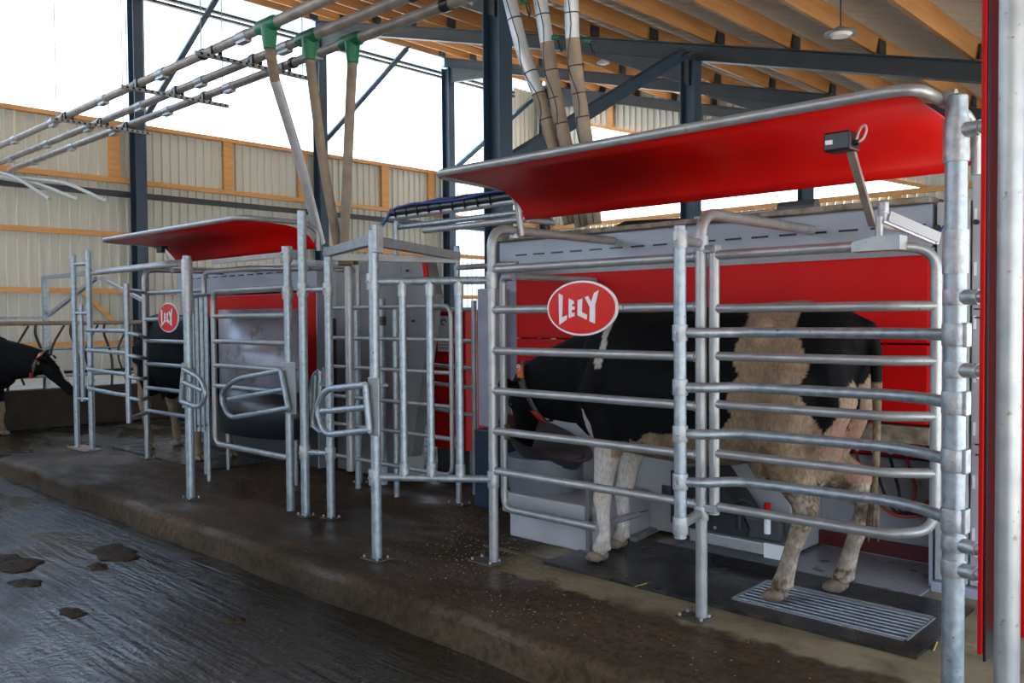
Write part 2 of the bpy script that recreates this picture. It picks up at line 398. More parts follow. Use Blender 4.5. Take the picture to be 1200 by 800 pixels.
def hcol(name, x, y, z0, z1, d, w, label, mat=NAVY, tf=.018):
    t = thing(name, label, 'column', (x, y, z0), 'steel columns of the shed')
    G().box(x - d / 2, x - d / 2 + tf, y - w / 2, y + w / 2, z0, z1).build('flange', mat, t)
    G().box(x + d / 2 - tf, x + d / 2, y - w / 2, y + w / 2, z0, z1).build('flange', mat, t)
    G().box(x - d / 2 + tf, x + d / 2 - tf, y - .008, y + .008, z0, z1).build('web', mat, t)
    G().box(x - d / 2 - .05, x + d / 2 + .05, y - w / 2 - .05, y + w / 2 + .05, z0, z0 + .02).build('base_plate', mat, t)
    return t
for yf, lab in ((8.05, 'dark blue steel wall column left of the three parallel overhead pipes'), (12.72, 'dark blue steel wall column behind the green-collared drop pipes'), (17.15, 'blue steel wall column at the left tip of the big red canopy')):
    hcol('steel_column', XL + .25, yf, Z0, zr(XL + .25) - .3, .30, .24, lab)
hcol('steel_column', XL + .25, YB - .2, Z0, zr(XL + .25) - .3, .26, .24, 'distant corner column seen between the brown drop pipes', DSTEEL)
hcol('steel_column', -7.85, 8.05, Z0, zr(-7.85) - .28, .30, .24, 'tall thick navy steel column behind the left end of the big red canopy')
hcol('steel_column', -7.85, 12.72, Z0, zr(-7.85) - .28, .28, .22, 'navy steel column rising behind the middle of the big red canopy')
hcol('steel_column', -7.85, 17.15, Z0, zr(-7.85) - .28, .26, .22, 'far blue column seen beside the grey sensor bracket under the canopy')

def rafter(yf, lab, h=.28, w=.18):
    t = thing('steel_rafter', lab, 'beam', (-7.85, yf, zr(-7.85) - h), 'steel rafters under the roof')
    up = (math.sin(SL), 0, math.cos(SL)); tf = .016
    a, b = XL + .1, 3.5
    def seg(x0, x1, z0f, z1f, y0, y1, name):
        vs = []
        for x in (x0, x1):
            for (y, z) in ((y0, z0f(x)), (y1, z0f(x)), (y1, z1f(x)), (y0, z1f(x))): vs.append((x, y, z))
        G().add(vs, [(3, 2, 1, 0), (4, 5, 6, 7), (0, 1, 5, 4), (1, 2, 6, 5), (2, 3, 7, 6), (3, 0, 4, 7)]).build(name, DSTEEL, t)
    seg(a, b, lambda x: zr(x) - .02, lambda x: zr(x), yf - w / 2, yf + w / 2, 'top_flange')
    seg(a, b, lambda x: zr(x) - h, lambda x: zr(x) - h + .02, yf - w / 2, yf + w / 2, 'bottom_flange')
    seg(a, b, lambda x: zr(x) - h + .02, lambda x: zr(x) - .02, yf - .006, yf + .006, 'web')
    for xc, s in ((XL + .4, 1), (-7.85, -1), (-7.85, 1)):
        L_ = 2.4 if s * (xc + 12) < 0 or xc < -15 else .9
        if xc > -10 and s > 0: continue
        x1 = xc + s * L_
        g = G(); z = lambda x: zr(x) - h
        g.prism([(xc, yf - .05, z(xc)), (x1, yf - .05, z(x1)), (xc, yf - .05, z(xc) - .42)], (0, .1, 0)); g.build('haunch', DSTEEL, t)
    return t
rafter(3.4, 'nearest dark steel rafter above the stalls'); rafter(8.05, 'dark steel rafter carried by the tall thick column')
rafter(12.72, 'dark steel rafter crossing the upper right of the roof')
rafter(17.15, 'second dark rafter, lower and farther back'); rafter(21.4, 'farthest rafter against the back wall cladding', .3)

def brace(a, b, lab, w=.10, mat=NAVY):
    t = thing('diagonal_brace', lab, 'brace', ((a[0] + b[0]) / 2, (a[1] + b[1]) / 2, min(a[2], b[2])), 'diagonal steel braces')
    G().beam(a, b, w, w).build('bar', mat, t)
    for p, q in ((a, b), (b, a)):
        p = Vector(p); d = (Vector(q) - p).normalized()
        G().beam(p - d * .12, p + d * .16, w * 1.5, .02).build('gusset', mat, t)
brace((XL + .25, 8.25, 5.95), (XL + .25, 9.95, 8.95), 'thin diagonal brace rising from the leftmost blue column', .11)
brace((XL + .25, 12.9, 6.1), (XL + .25, 15.6, 9.0), 'thin diagonal brace behind the green pipe collars', .11)
brace((XL + .25, 17.4, 5.9), (XL + .25, 21.3, 8.9), 'diagonal brace left of the tall thick column', .12)
brace((-7.85, 8.25, 3.55), (-7.85, 12.45, 6.75 - .9), 'broad navy diagonal brace crossing behind the three dusty drop pipes', .17)
brace((-7.85, 14.2, 3.9 + .3), (-7.85, 16.9, 5.7), 'short dark brace with bolted plate under the right rafter', .12, DSTEEL)

# pendant lamp and ring lamp
for (px, py, d) in ((707, 73, 13.5), (985, 38, 9.0)):
    p = P(px, py, 'Y', d)
    lab = 'small round pendant lamp with white shade beside the navy brace' if px < 800 else 'round grey ring lamp hanging under the ribbed roof sheet'
    t = thing('pendant_lamp', lab, 'lamp', (p[0], p[1], p[2] - .05), 'pendant lamps')
    zc = zr(p[0]) + .24
    G().tube([(p[0], p[1], p[2] + .04), (p[0], p[1], zc)], .008, 6).build('cord', RUBH, t)
    r = .13 if px < 800 else .17
    G().tube([(p[0], p[1], p[2] - .02), (p[0], p[1], p[2]), (p[0], p[1], p[2] + .03), (p[0], p[1], p[2] + .06)], [r, r * .96, r * .5, .03], 20).build('shade', GALV2 if px > 800 else WCAB, t)
    G().tube([(p[0], p[1], p[2] - .045), (p[0], p[1], p[2] - .02)], [r * .5, r * .7], 16).build('diffuser', SIGNW, t)

# low feeding wall, pale alley and feed fence at the far end
lw = sempty('wall_far', (-14.7, 6, Z0))
G().bbox(-14.85, -14.55, -8, 7.6, Z0, .42, .02).build('low_concrete_wall', RAWC, lw)
G().box(-18.9, -14.86, -8, YB - .3, Z0, .40).build('raised_feed_alley', PALEC, lw)
ff = thing('feed_fence', 'feed fence with leaning black curved bars on the low wall at far left', 'fence', (-14.7, 5, .42))
for z, r in ((1.46, .035), (1.05, .022), (.62, .022)):
    G().tube([(-14.7, -2, z), (-14.7, 7.6, z)], r, 8).build('rail', PIPEB if z > 1.4 else GALV, ff)
y = 3.2
while y < 7.6:
    G().tube(fil([(-14.7, y, .42), (-14.7, y + .02, .9), (-14.7, y - .12, 1.3), (-14.7, y - .1, 1.46)], .2), .022, 6).build('neck_bar', BLACK, ff)
    G().tube(fil([(-14.66, y + .22, .5), (-14.66, y + .05, 1.0), (-14.66, y + .30, 1.42)], .3), .018, 6).build('leaning_bar', BLACK, ff)
    y += .52
bb = thing('timber_brace', 'orange diagonal timber leaning in front of the far cladding', 'brace', (-18, 9, 1.2))
a = P(95, 340, 'X', XL + .03); b = P(137, 380, 'X', XL + .03)
G().beam(a, b, .07, .09).build('timber', WOODL, bb)

# ------------------------------------------------------------------ overhead feed pipes
pn = ['upper', 'middle', 'lower']
plab = ['overhead galvanized feed pipe, topmost of the three parallel ones', 'overhead galvanized feed pipe, middle of the three parallel ones', 'overhead galvanized feed pipe, lowest of the three parallel ones']
YP = (4.27, 4.72, 5.07); ZP = 4.2; XC = (-7.11, -7.14, -6.93)
for i, y in enumerate(YP):
    t = thing('feed_pipe', plab[i], 'pipe', (XC[i], y, ZP - .05), 'parallel overhead feed pipes')
    G().tube([(-17.2, y, ZP), (XC[i] - .1, y, ZP)], .045, 12).build('tube', PIPE, t)
    xe = (-3.9, -3.9, -3.9)[i]
    G().tube([(XC[i] + .1, y, ZP), (xe, y, ZP)], .05, 12).build('tube', PIPE, t)
    g = G().tube([(XC[i] - .16, y, ZP), (XC[i] - .12, y, ZP), (XC[i] + .12, y, ZP), (XC[i] + .16, y, ZP)], [.055, .068, .068, .055], 14)
    g.tube([(XC[i] + .02, y, ZP - .02), (XC[i] + .02, y, ZP - .12), (XC[i] + .02, y, ZP - .22)], [.075, .068, .056], 14)
    g.build('tee_collar', GREEN, t)
    for x in (-15.9, -14.2, -12.6, -10.9, -9.3, -7.55):
        G().tube([(x - .09, y, ZP), (x + .09, y, ZP)], .052, 12).box(x - .09, x + .09, y - .035, y + .035, ZP - .066, ZP - .04).build('coupler', CLAMP, t)
    for x in (-12.15, -9.9, -8.35 + .2 * i):
        G().tube([(x - .025, y, ZP), (x + .025, y, ZP)], .058, 12).build('hanger_clip', BLACK, t)
for x, lab in ((-12.05, 'perforated cross bracket under the feed pipes, farthest left'), (-9.85, 'perforated cross bracket under the feed pipes, middle'), (-8.1, 'perforated cross bracket under the feed pipes, nearest the green collars')):
    t = thing('cross_bracket', lab, 'bracket', (x, 4.65, ZP - .12), 'brackets under the feed pipes')
    g = G().box(x - .02, x + .02, 4.05, 5.35, ZP - .10, ZP - .062)
    g.build('rail', GALV2, t)
    for k in range(18): G().box(x - .022, x + .022, 4.10 + k * .07, 4.13 + k * .07, ZP - .094, ZP - .07).build('slot', BLACK, t)
    for y in YP:
        for s_ in (-1, 1): G().box(x - .02, x + .02, y + s_ * .0475 - .012, y + s_ * .0475 + .012, ZP - .065, ZP + .02).build('clip', BLACK, t)
    for yy in (4.12, 5.28): G().tube([(x, yy, ZP - .08), (x, yy, zr(x) + .05)], .006, 6).build('hanger_wire', GALV2, t)
t = thing('ceiling_bracket', 'heavy square bracket holding the feed pipes beside the thick column', 'bracket', (-5.6, 4.8, ZP))
pa = P(462, 0, 'Z', ZP + .03); pb = P(521, 17, 'Z', ZP + .03)
G().beam((-5.55, 4.0, ZP + .09), (-5.55, 5.35, ZP + .09), .07, .07).build('bar', PIPE, t)
for yy in YP: G().tube([(-5.6, yy, ZP), (-5.5, yy, ZP)], .06, 12).build('clamp', BLACK, t)
# drops for the far machine
def drop(name, pts, rs, mats, lab, grp, ties=(), wire=False):
    t = thing(name, lab, 'pipe', pts[-1], grp)
    k = 0
    for i, (a, b, mt) in enumerate(mats):
        seg = pts[a:b + 1]; G().tube(fil(seg, .25) if len(seg) > 2 else seg, rs, 12).build('tube', mt, t)
    for p, q in ties:
        p = Vector(p); q = Vector(q); d = (q - p).normalized(); G().tube([p - d * .005, p + d * .005], rs + .003, 12).build('cable_tie', BLACK, t)
    if wire:
        w = [Vector(p) + Vector((.035 * math.sin(i * .9), -.058, 0)) for i, p in enumerate(fil(pts, .25, 4))]
        G().tube(w, .004, 6).build('cable', BLACK, t)
    return t
def pp(l, y0, y1=None):
    n = len(l); return [P(x, y, 'Y', y0 + (y1 - y0) * i / max(1, n - 1) if y1 is not None else y0) for i, (x, y) in enumerate(l)]
d1 = [(XC[0] + .02, YP[0], ZP - .18)] + pp([(322, 93), (349, 180), (376, 285)], 4.45, 5.4)
drop('drop_pipe', d1, .05, [(0, 1, PIPEB), (1, 3, PIPES)], 'silver feed drop pipe slanting down from the upper green collar', 'drop pipes to the far machine')
d2 = [(XC[1] + .02, YP[1], ZP - .18)] + pp([(368, 110), (380, 200), (397, 292)], 4.9, 5.4)
drop('drop_pipe', d2, .05, [(0, 3, PIPEB)], 'brown feed drop pipe hanging from the middle green collar', 'drop pipes to the far machine')
d3 = [(XC[2] + .02, YP[2], ZP - .18)] + pp([(411, 110), (407, 200), (403, 290)], 5.2, 5.4)
drop('drop_pipe', d3, .05, [(0, 3, PIPEB)], 'brown feed drop pipe hanging from the lower green collar', 'drop pipes to the far machine')
# drops for the near machine
for k, (l, lab, cut) in enumerate((([(594, -15), (612, 60), (631, 110), (648, 170), (668, 262)], 'leftmost dusty drop pipe behind the big red canopy, silver above and brown below', 2),
                                ([(631, -15), (641, 50), (651, 115), (664, 175), (682, 265)], 'middle dusty drop pipe behind the big red canopy', 1),
                                ([(669, -15), (671, 45), (678, 110), (687, 165), (697, 262)], 'rightmost dusty drop pipe behind the big red canopy', 1))):
    q = pp(l, 5.25 + .05 * k, 5.6)
    t = drop('drop_pipe', q, .058, [(0, cut, PIPES), (cut, 4, PIPEB)], lab, 'drop pipes to the near machine', [(q[i] * .5 + q[i + 1] * .5, q[i + 1]) for i in range(3)] + [(q[2], q[3])], True)
for px, py, lab in ((611, 3, 'small green plug by the leftmost dusty pipe'), (648, 44, 'small green plug by the middle dusty pipe'), (686, 48, 'small green plug by the rightmost dusty pipe')):
    p = P(px, py, 'Y', 5.2); q = p + V(.05, 0, -.015)
    t = thing('cable_plug', lab, 'plug', p, 'green cable plugs')
    G().tube([p, q], [.022, .014], 8).build('plug', GREEN, t); G().tube(fil([q, q + V(.03, 0, -.01), q + V(.03, .02, -.08), q + V(-.01, .05, -.10), p + V(-.04, .1, .02)], .03), .007, 6).build('cable', BLACK, t)

# curved white bars at the far left under the overhead pipes
for i, (a, b, c) in enumerate((((-40, 190), (20, 208), (58, 233)), ((-10, 205), (50, 217), (92, 234)), ((20, 208), (78, 214), (126, 236)), ((-4, 208), (32, 214), (70, 226)))):
    q = pp([a, b, c], 4.6 + .2 * i)
    o = G().tube(fil(q, .4, 8), [.03] * 11, 8) if False else G().tube(fil(q, .5, 8), .028, 8)
    tag(o.build('curved_bar', HOSEW), ('curved off-white bar hanging at far left, lowest tip', 'curved off-white bar hanging at far left, middle one', 'curved off-white bar reaching farthest right at the far left', 'curved off-white bar hanging at far left, farthest back')[i], 'bar', 'curved bars under the pipes')

# ------------------------------------------------------------------ pipe frames
def vpost(t, px, pyt, Y, mat=GALV, r=.03, z0=0.0, zt=None, pyb=None, name='post', n=14, cap=True):
    x = P(px, 372, 'Y', Y)[0]; z1 = P(px, pyt, 'Y', Y)[2] if zt is None else zt
    if pyb is not None: z0 = P(px, pyb, 'Y', Y)[2]
    g = G().tube([(x, Y, z0), (x, Y, z1)], r, n)
    if cap: g.tube([(x, Y, z1), (x, Y, z1 + .008)], [r * 1.04, r * .7], n)
    g.build(name, mat, t); return x, z1
def rail(t, a, b, r=.024, mat=GALV, name='rail', n=12):
    return G().tube([a, b], r, n).build(name, mat, t)
def clamp(t, p, axis, r=.038, L=.09, mat=CLAMP, bolt=True):
    p = Vector(p); d = Vector(axis).normalized()
    g = G().tube([p - d * L / 2, p - d * (L / 2 - .006), p + d * (L / 2 - .006), p + d * L / 2], [r * .96, r, r, r * .96], 14)
    if bolt:
        s = d.cross(Vector((0, 1, 0)) if abs(d.y) < .9 else Vector((1, 0, 0))).normalized()
        q = Vector((0, -1, 0)) if abs(d.y) < .9 else Vector((0, 0, 1))
        g.tube([p, p + q * (r + .01)], .008, 6)
    g.build('clamp', mat, t)
FOOTM = mk('dirty_foot_steel', (.06, .05, .04), .6, .2, (.11, .10, .09), 20)
def foot(t, x, y, w=.16, d=.11):
    G().bbox(x - w / 2, x + w / 2, y - d / 2, y + d / 2, 0.001, .011, .002).build('foot_plate', FOOTM, t)
    for sx_ in (-1, 1):
        for sy_ in (-1, 1): G().tube([(x + sx_ * w * .38, y + sy_ * d * .34, .011), (x + sx_ * w * .38, y + sy_ * d * .34, .026)], .009, 6).build('bolt', GALV2, t)

YF = 3.70
# --- near stall side frame (Pb .. Pc)
xb = P(577, 420, 'Y', YF)[0]; xc = P(822, 600, 'Y', YF)[0]
nf = thing('stall_side_frame', 'galvanized pipe side frame of the near stall, carrying the large oval sign', 'railing', (xb, YF, 0))
topb = P(570, 272, 'Y', YF)[2]
G().tube(fil([(xb, YF, .0), (xb, YF, topb + .02), (xb - .02, 4.95, topb + .02)], .13, 8), .029, 14).build('bent_post', GALV2, nf)
topc = P(822, 249, 'Y', YF)[2]
G().tube(fil([(xc, YF, .0), (xc, YF, topc), (xc, 4.95, topc)], .13, 8), .029, 14).build('bent_post', GALV2, nf)
foot(nf, xb - .05, YF - .02, .20, .12); foot(nf, xc - .03, YF - .02, .16, .11)
for pya, pyb in ((315, 302), (362.6, 360), (410.6, 418), (457.5, 475.5), (504.4, 532.5), (551.5, 589.8)):
    za = P(577, pya, 'Y', YF)[2]; zb = P(815, pyb, 'Y', YF)[2]; z = (za + zb) / 2
    rail(nf, (xb, YF, z), (xc, YF, z), .0235, GALV2)
    for xx in (xb + .035, xc - .035): G().tube([(xx - .006, YF, z), (xx + .006, YF, z)], .027, 12).build('weld', CLAMP, nf)
# inner guide loop behind it
YI = 4.05
i1 = P(589, 325, 'Y', YI); i2 = P(590, 592, 'Y', YI); i3 = P(697, 592, 'Y', YI + .05)
il = thing('inner_guide_loop', 'bent grey guide pipe low behind the left end of the near side frame', 'pipe', (i2[0], YI, 0))
G().tube(fil([(i1[0] + .1, YI, i1[2]), (i1[0], YI, i1[2]), (i1[0], YI, .24), (P(700, 590, 'Y', YI)[0], YI, .24)], .09, 8), .025, 12).build('loop', GALV2, il)
G().tube([(i1[0] + .1, YI, i1[2]), (i1[0] + .1, 4.9, i1[2])], .022, 10).build('stay', GALV2, il)
G().tube([(P(697, 590, 'Y', YI)[0], YI, .24), (P(697, 590, 'Y', YI)[0], 4.5, .24)], .02, 10).build('stay', GALV2, il)
G().bbox(i1[0] + .02, i1[0] + .04, YI - .02, YI + .02, .70, .80, .003).build('label_tag', BRASS, il)['label'] = 'small yellow black tag'

# --- oval signs
LET = [[(165, 230), (212, 255), (203, 515), (262, 490), (258, 542), (172, 602)],
       [(285, 293), (340, 325), (343, 362), (322, 355), (320, 388), (350, 390), (348, 425), (318, 425), (316, 465), (350, 460), (348, 500), (282, 525)],
       [(388, 318), (440, 298), (432, 452), (492, 487), (488, 542), (385, 490)],
       [(468, 285), (505, 270), (540, 345), (572, 240), (623, 208), (583, 375), (580, 588), (520, 560), (525, 400)]]
def sign(cx, cy, cz, ax_, az_, lab):
    t = thing('oval_sign', lab, 'sign', (cx, cy, cz - az_), 'red oval signs')
    def ell(k, y, n=48): return [(cx + ax_ * k * math.cos(2 * PI * i / n), y, cz + az_ * k2 * math.sin(2 * PI * i / n)) for i in range(n)]
    k2 = 1.0; G().prism(ell(1.0, cy), (0, .012, 0)).build('rim', SIGNW, t)
    k2 = .93; f = G().prism(ell(.945, cy - .004), (0, .0045, 0)).build('face', SIGNR, t)
    for nm, poly in zip('lely', LET):
        q = [(cx + ax_ * (x - 418) / 400, cy - .0075, cz + az_ * (410 - y) / 320) for x, y in poly]
        G().prism(q, (0, .004, 0)).build('letter', SIGNW, f)
    for s in (-1, 1): G().bbox(cx + s * (ax_ + .0) - .02, cx + s * (ax_) + .02, cy + .01, cy + .045, cz - .012, cz + .012, .003).build('bracket', GALV2, t)
s0 = P(681, 361, 'Y', YF - .045)
sign(s0[0], s0[1], s0[2], (P(721.5, 361, 'Y', YF)[0] - P(640.5, 361, 'Y', YF)[0]) / 2, .15, 'large red oval sign with white rim and lettering on the near side frame')

# --- outer gate A2 and right post
YO = 3.42
rp_x = P(1119, 400, 'Y', 3.45)[0]; RPZ = P(1131, 112, 'Y', 3.45)[2]
rp = thing('canopy_post', 'thick spangled galvanized post at right carrying the near red canopy', 'post', (rp_x, 3.45, 0))
G().tube([(rp_x, 3.45, 0), (rp_x, 3.45, RPZ)], .039, 18).tube([(rp_x, 3.45, RPZ), (rp_x, 3.45, RPZ + .008)], [.04, .03], 18).build('pole', GALV, rp)
for z0_, z1_ in ((2.22, 2.31), (P(1119, 270, 'Y', 3.45)[2], P(1119, 250, 'Y', 3.45)[2])):
    G().tube([(rp_x, 3.45, z0_ - .16), (rp_x, 3.45, z0_)], .045, 18).build('sleeve', CLAMP, rp)
# couplings towards the red guard
for py in (152, 348, 434, 640, 669):
    z = P(1140, py, 'Y', 3.45)[2]
    G().tube([(rp_x, 3.45, z), (rp_x + .09, 3.42, z)], .028, 12).build('coupling', CLAMP, rp)
    G().tube([(rp_x + .07, 3.43, z), (rp_x + .32, 3.33, z)], .024, 12).build('coupling', GALV2, rp)
    clamp(rp, (rp_x, 3.45, z), (0, 0, 1), .043, .06, bolt=False)
og = thing('outer_stall_gate', 'outer galvanized gate of four cranked rails clamped to the thick right post', 'gate', (P(797, 600, 'Y', YO)[0], YO, 0))
xo = P(797, 440, 'Y', YO)[0]; zt = P(797, 265, 'Y', YO)[2]; zb = P(797, 630, 'Y', YO)[2]
G().tube([(xo, YO, zb), (xo, YO, zt)], .029, 14).tube([(xo, YO, zt), (xo, YO, zt + .01)], [.031, .02], 14).build('upright', GALV, og)
for z in (zb + .06, zt - .06):
    G().tube([(xo, YO, z), (xc, YF - .02, z + .0)], .024, 12).build('link', GALV2, og); clamp(og, (xo, YO, z), (0, 0, 1), .036, .08); clamp(og, (xc, YF, z), (0, 0, 1), .036, .07)
for (yl, ym, yr) in ((390, 389, 391), (458, 456, 471), (511, 507, 538), (567.5, 564, 607)):
    z = P(1106, yr, 'Y', 3.45)[2]
    yb = 3.60
    if yr == 391: z = P(900, 389.5, 'Y', yb)[2]
    pts = fil([(xo, YO, z), (xo + .10, YO + .04, z), (xo + .20, yb, z), (rp_x - .30, yb + .03, z), (rp_x - .14, yb - .04, z), (rp_x - .02, 3.45, z)], .07, 5)
    G().tube(pts, .0235, 12).build('rail', GALV, og)
    clamp(og, (xo, YO, z), (0, 0, 1), .036, .075); clamp(og, (rp_x, 3.45, z), (0, 0, 1), .0455, .085)
    G().bbox(rp_x + .035, rp_x + .05, 3.42, 3.48, z - .045, z + .045, .004).build('lug', CLAMP, og)

# --- swing gate A3
YG = 3.72
sg = thing('swing_gate', 'smooth grey swing gate with rounded corners and an air cylinder on top', 'gate', (P(837, 600, 'Y', YG)[0], YG, .2))
xg = P(837, 440, 'Y', YG)[0]; xe = P(1097, 400, 'Y', YG + .12)[0]; YE = YG + .12
zt = P(838, 299, 'Y', YG)[2]; zl = P(845, 594, 'Y', YG)[2]
G().tube([(xg, YG, zl - .04), (xg, YG, zt + .05)], .026, 14).build('hinge_upright', GALV2, sg)
top = [(xg, YG, zt), (xe - .18, YG, zt), (xe, YE, zt - .02), (xe, YE, zl + .02), (xe - .14, YG, zl), (xg, YG, zl)]
G().tube(fil(top, .10, 8), .0225, 12).build('loop', GALV2, sg)
for y0_ in (360, 418, 476, 537):
    z = P(842, y0_, 'Y', YG)[2]
    z = (z + P(1055, {360: 360, 418: 422, 476: 486, 537: 549}[y0_], 'Y', YG)[2]) / 2
    G().tube(fil([(xg, YG, z), (xe - .16, YG, z), (xe, YE, z)], .06, 5), .0215, 12).build('rail', GALV2, sg)
for z in (zt + .03, zl - .01):
    G().bbox(xc - .02, xg + .03, YF - .02, YG + .02, z - .018, z + .018, .004).build('hinge', CLAMP, sg)
pz = P(1030, 293, 'Y', YG)
G().prism([(pz[0] - .10, YG - .045, zt - .025), (pz[0] + .10, YG - .045, zt - .025), (pz[0] + .10, YG - .045, zt + .035), (pz[0] - .0, YG - .045, zt + .035), (pz[0] - .10, YG - .045, zt + .015)], (0, .09, 0)).build('cylinder_bracket', GALV2, sg)
cy = G().tube([(pz[0] + .0, YG, zt + .03), (pz[0] + .0, YG, zt + .12)], .016, 12); cy.build('pivot_pin', GALV2, sg)
a = Vector((pz[0] + .02, YG + .02, zt + .12)); b = Vector(P(1097, 279, 'Y', 4.0))
G().beam(a, b, .045, .045).build('air_cylinder', WHITE2, sg)
for k in (-1, 1):
    for j in (-1, 1): G().tube([a + Vector((0, k * .025, j * .022)), b + Vector((0, k * .025, j * .022))], .006, 6).build('tie_rod', SIGNW, sg)
G().tube([a + Vector((-.01, 0, -.02)), a + Vector((-.01, 0, .06))], .022, 10).build('knuckle', CLAMP, sg)
G().tube(fil([b, b + Vector((.02, .05, .06)), b + Vector((.0, .4, .1))], .04), .006, 6).build('air_line', BLUEC, sg)

# --- canopies
def canopy(x0, x1, lab, fr=3.2, zf=2.3, mat=REDD):
    t = thing('red_canopy', lab, 'canopy', ((x0 + x1) / 2, 3.6, 2.1), 'red stall canopies')
    sec = [(fr, zf - .01), (fr + .2, zf - .018), (fr + .42, zf - .03), (fr + .52, zf - .045), (fr + .60, zf - .075), (fr + .66, zf - .115), (fr + .70, zf - .16), (fr + .715, zf - .205)]
    G().strip(sec, x0 + .04, x1 - .04, .006).build('sheet', mat, t)
    bk = sec[-1]
    G().beam(((x0), bk[0], bk[1] + .035), ((x1), bk[0], bk[1] + .035), .012, .03).build('edge_strip', REDD, t)
    G().tube(fil([(x0, bk[0] + .01, bk[1] - .09), (x0, bk[0] - .03, zf - .02), (x0, fr, zf), (x1, fr, zf), (x1, bk[0] - .12, zf), (x1, bk[0], zf - .06), (x1, bk[0] + .01, bk[1] - .02)], .12, 8), .022, 12).build('rim_tube', GALV2, t)
    return t
canopy(-3.63, -1.06, 'large red curved canopy with steel pipe rim over the near stall')
G().tube([(-1.06, 3.45, 2.30), (rp_x, 3.45, 2.30)], .03, 12).build('canopy_arm', CLAMP, rp)
G().tube([(-3.68, 3.915, 1.99), (-3.68, 3.915, 2.04)], .032, 12).build('canopy_clamp', CLAMP, nf)
canopy(-8.95, -6.2, 'smaller-looking red canopy with pipe rim over the far stall', 3.45)
# sensor box and bracket under the near canopy
sb = P(986, 167, 'Y', 3.45)
st = thing('sensor_box', 'black sensor box with white label and cable loop under the near canopy', 'sensor', (sb[0], 3.45, sb[2] - .05))
G().bbox(sb[0] - .055, sb[0] + .055, 3.40, 3.50, sb[2] - .038, sb[2] + .038, .008).build('box', BLACK, st)
G().bbox(sb[0] - .045, sb[0] - .015, 3.3975, 3.401, sb[2] - .012, sb[2] + .006, .0008).build('label_sticker', SIGNW, st)
G().tube([(sb[0] + .055, 3.44, sb[2] - .01), (sb[0] + .075, 3.44, sb[2] - .01)], .012, 8).build('connector', BLACK, st)
bq = P(1022, 262, 'Y', 4.0)
G().beam((sb[0] + .03, 3.46, sb[2] - .02), (bq[0], bq[1], bq[2]), .03, .03).build('bracket_arm', PIPE, st)
lp = [P(x, y, 'Y', 3.44) for x, y in ((1003, 165), (1008, 150), (1014, 145), (1016, 153), (1011, 164), (1002, 168))]
G().tube(fil(lp, .03, 4), .0045, 6).build('cable_loop', WCAB, st)
G().tube([(bq[0], bq[1], bq[2]), (bq[0], 4.92, bq[2] - .0)], .015, 8).build('stay', PIPE, st)
sb2 = P(190, 292, 'Y', 3.9)
st = thing('sensor_box', 'small black sensor box on a bent arm under the far canopy', 'sensor', (sb2[0], 3.9, sb2[2] - .05))
G().bbox(sb2[0] - .05, sb2[0] + .05, 3.86, 3.94, sb2[2] - .035, sb2[2] + .035, .008).build('box', BLACK, st)
q = P(212, 314, 'Y', 4.05); G().beam((sb2[0] + .03, 3.9, sb2[2]), q, .03, .03).build('bracket_arm', GALV2, st)
G().tube([q, (q[0] + .02, 4.9, q[2])], .015, 8).build('stay', GALV2, st)

# --- right red guard and foreground post
gx = P(1163, 400, 'Y', 2.75)[0]
rg = thing('red_guard', 'tall narrow red guard panel at the right edge of the photo', 'guard', (gx + .1, 2.75, .4))
zb_ = P(1163, 752, 'Y', 2.75)[2]
G().bbox(gx, gx + .012, 2.62, 2.80, zb_, 3.6, .003).build('flange', RED, rg)
G().bbox(gx, gx + .34, 2.785, 2.80, zb_ + .02, 3.6, .003).build('panel', RED, rg)
G().bbox(gx + .012, gx + .02, 2.63, 2.78, zb_ - .02, 3.6, .002).build('rubber_lining', BLACK, rg)
fp = P(1183, 400, 'Y', 2.55)
G_ = thing('foreground_post', 'thick galvanized pipe in front of the red guard at the right edge', 'post', (fp[0], 2.55, Z0))
G().tube([(fp[0], 2.55, Z0), (fp[0], 2.55, 3.7)], .031, 20).build('pole', GALV2, G_)
G().bbox(fp[0] - .09, fp[0] + .09, 2.46, 2.64, Z0 + .001, Z0 + .013, .002).build('foot_plate', GALV2, G_)
x2 = P(1196, 400, 'Y', 2.7)[0]
o2 = thing('back_post', 'second zinc pipe tucked behind the red guard, lower left side visible', 'post', (gx - .02, 2.95, 0))
G().tube([(gx + .12, 2.97, 0), (gx + .12, 2.97, 3.6)], .035, 14).build('pole', GALV, o2)
for z in (.62, 2.9): G().tube([(gx + .12, 2.97, z), (gx + .12, 2.8, z)], .02, 10).build('guard_stub', CLAMP, o2)

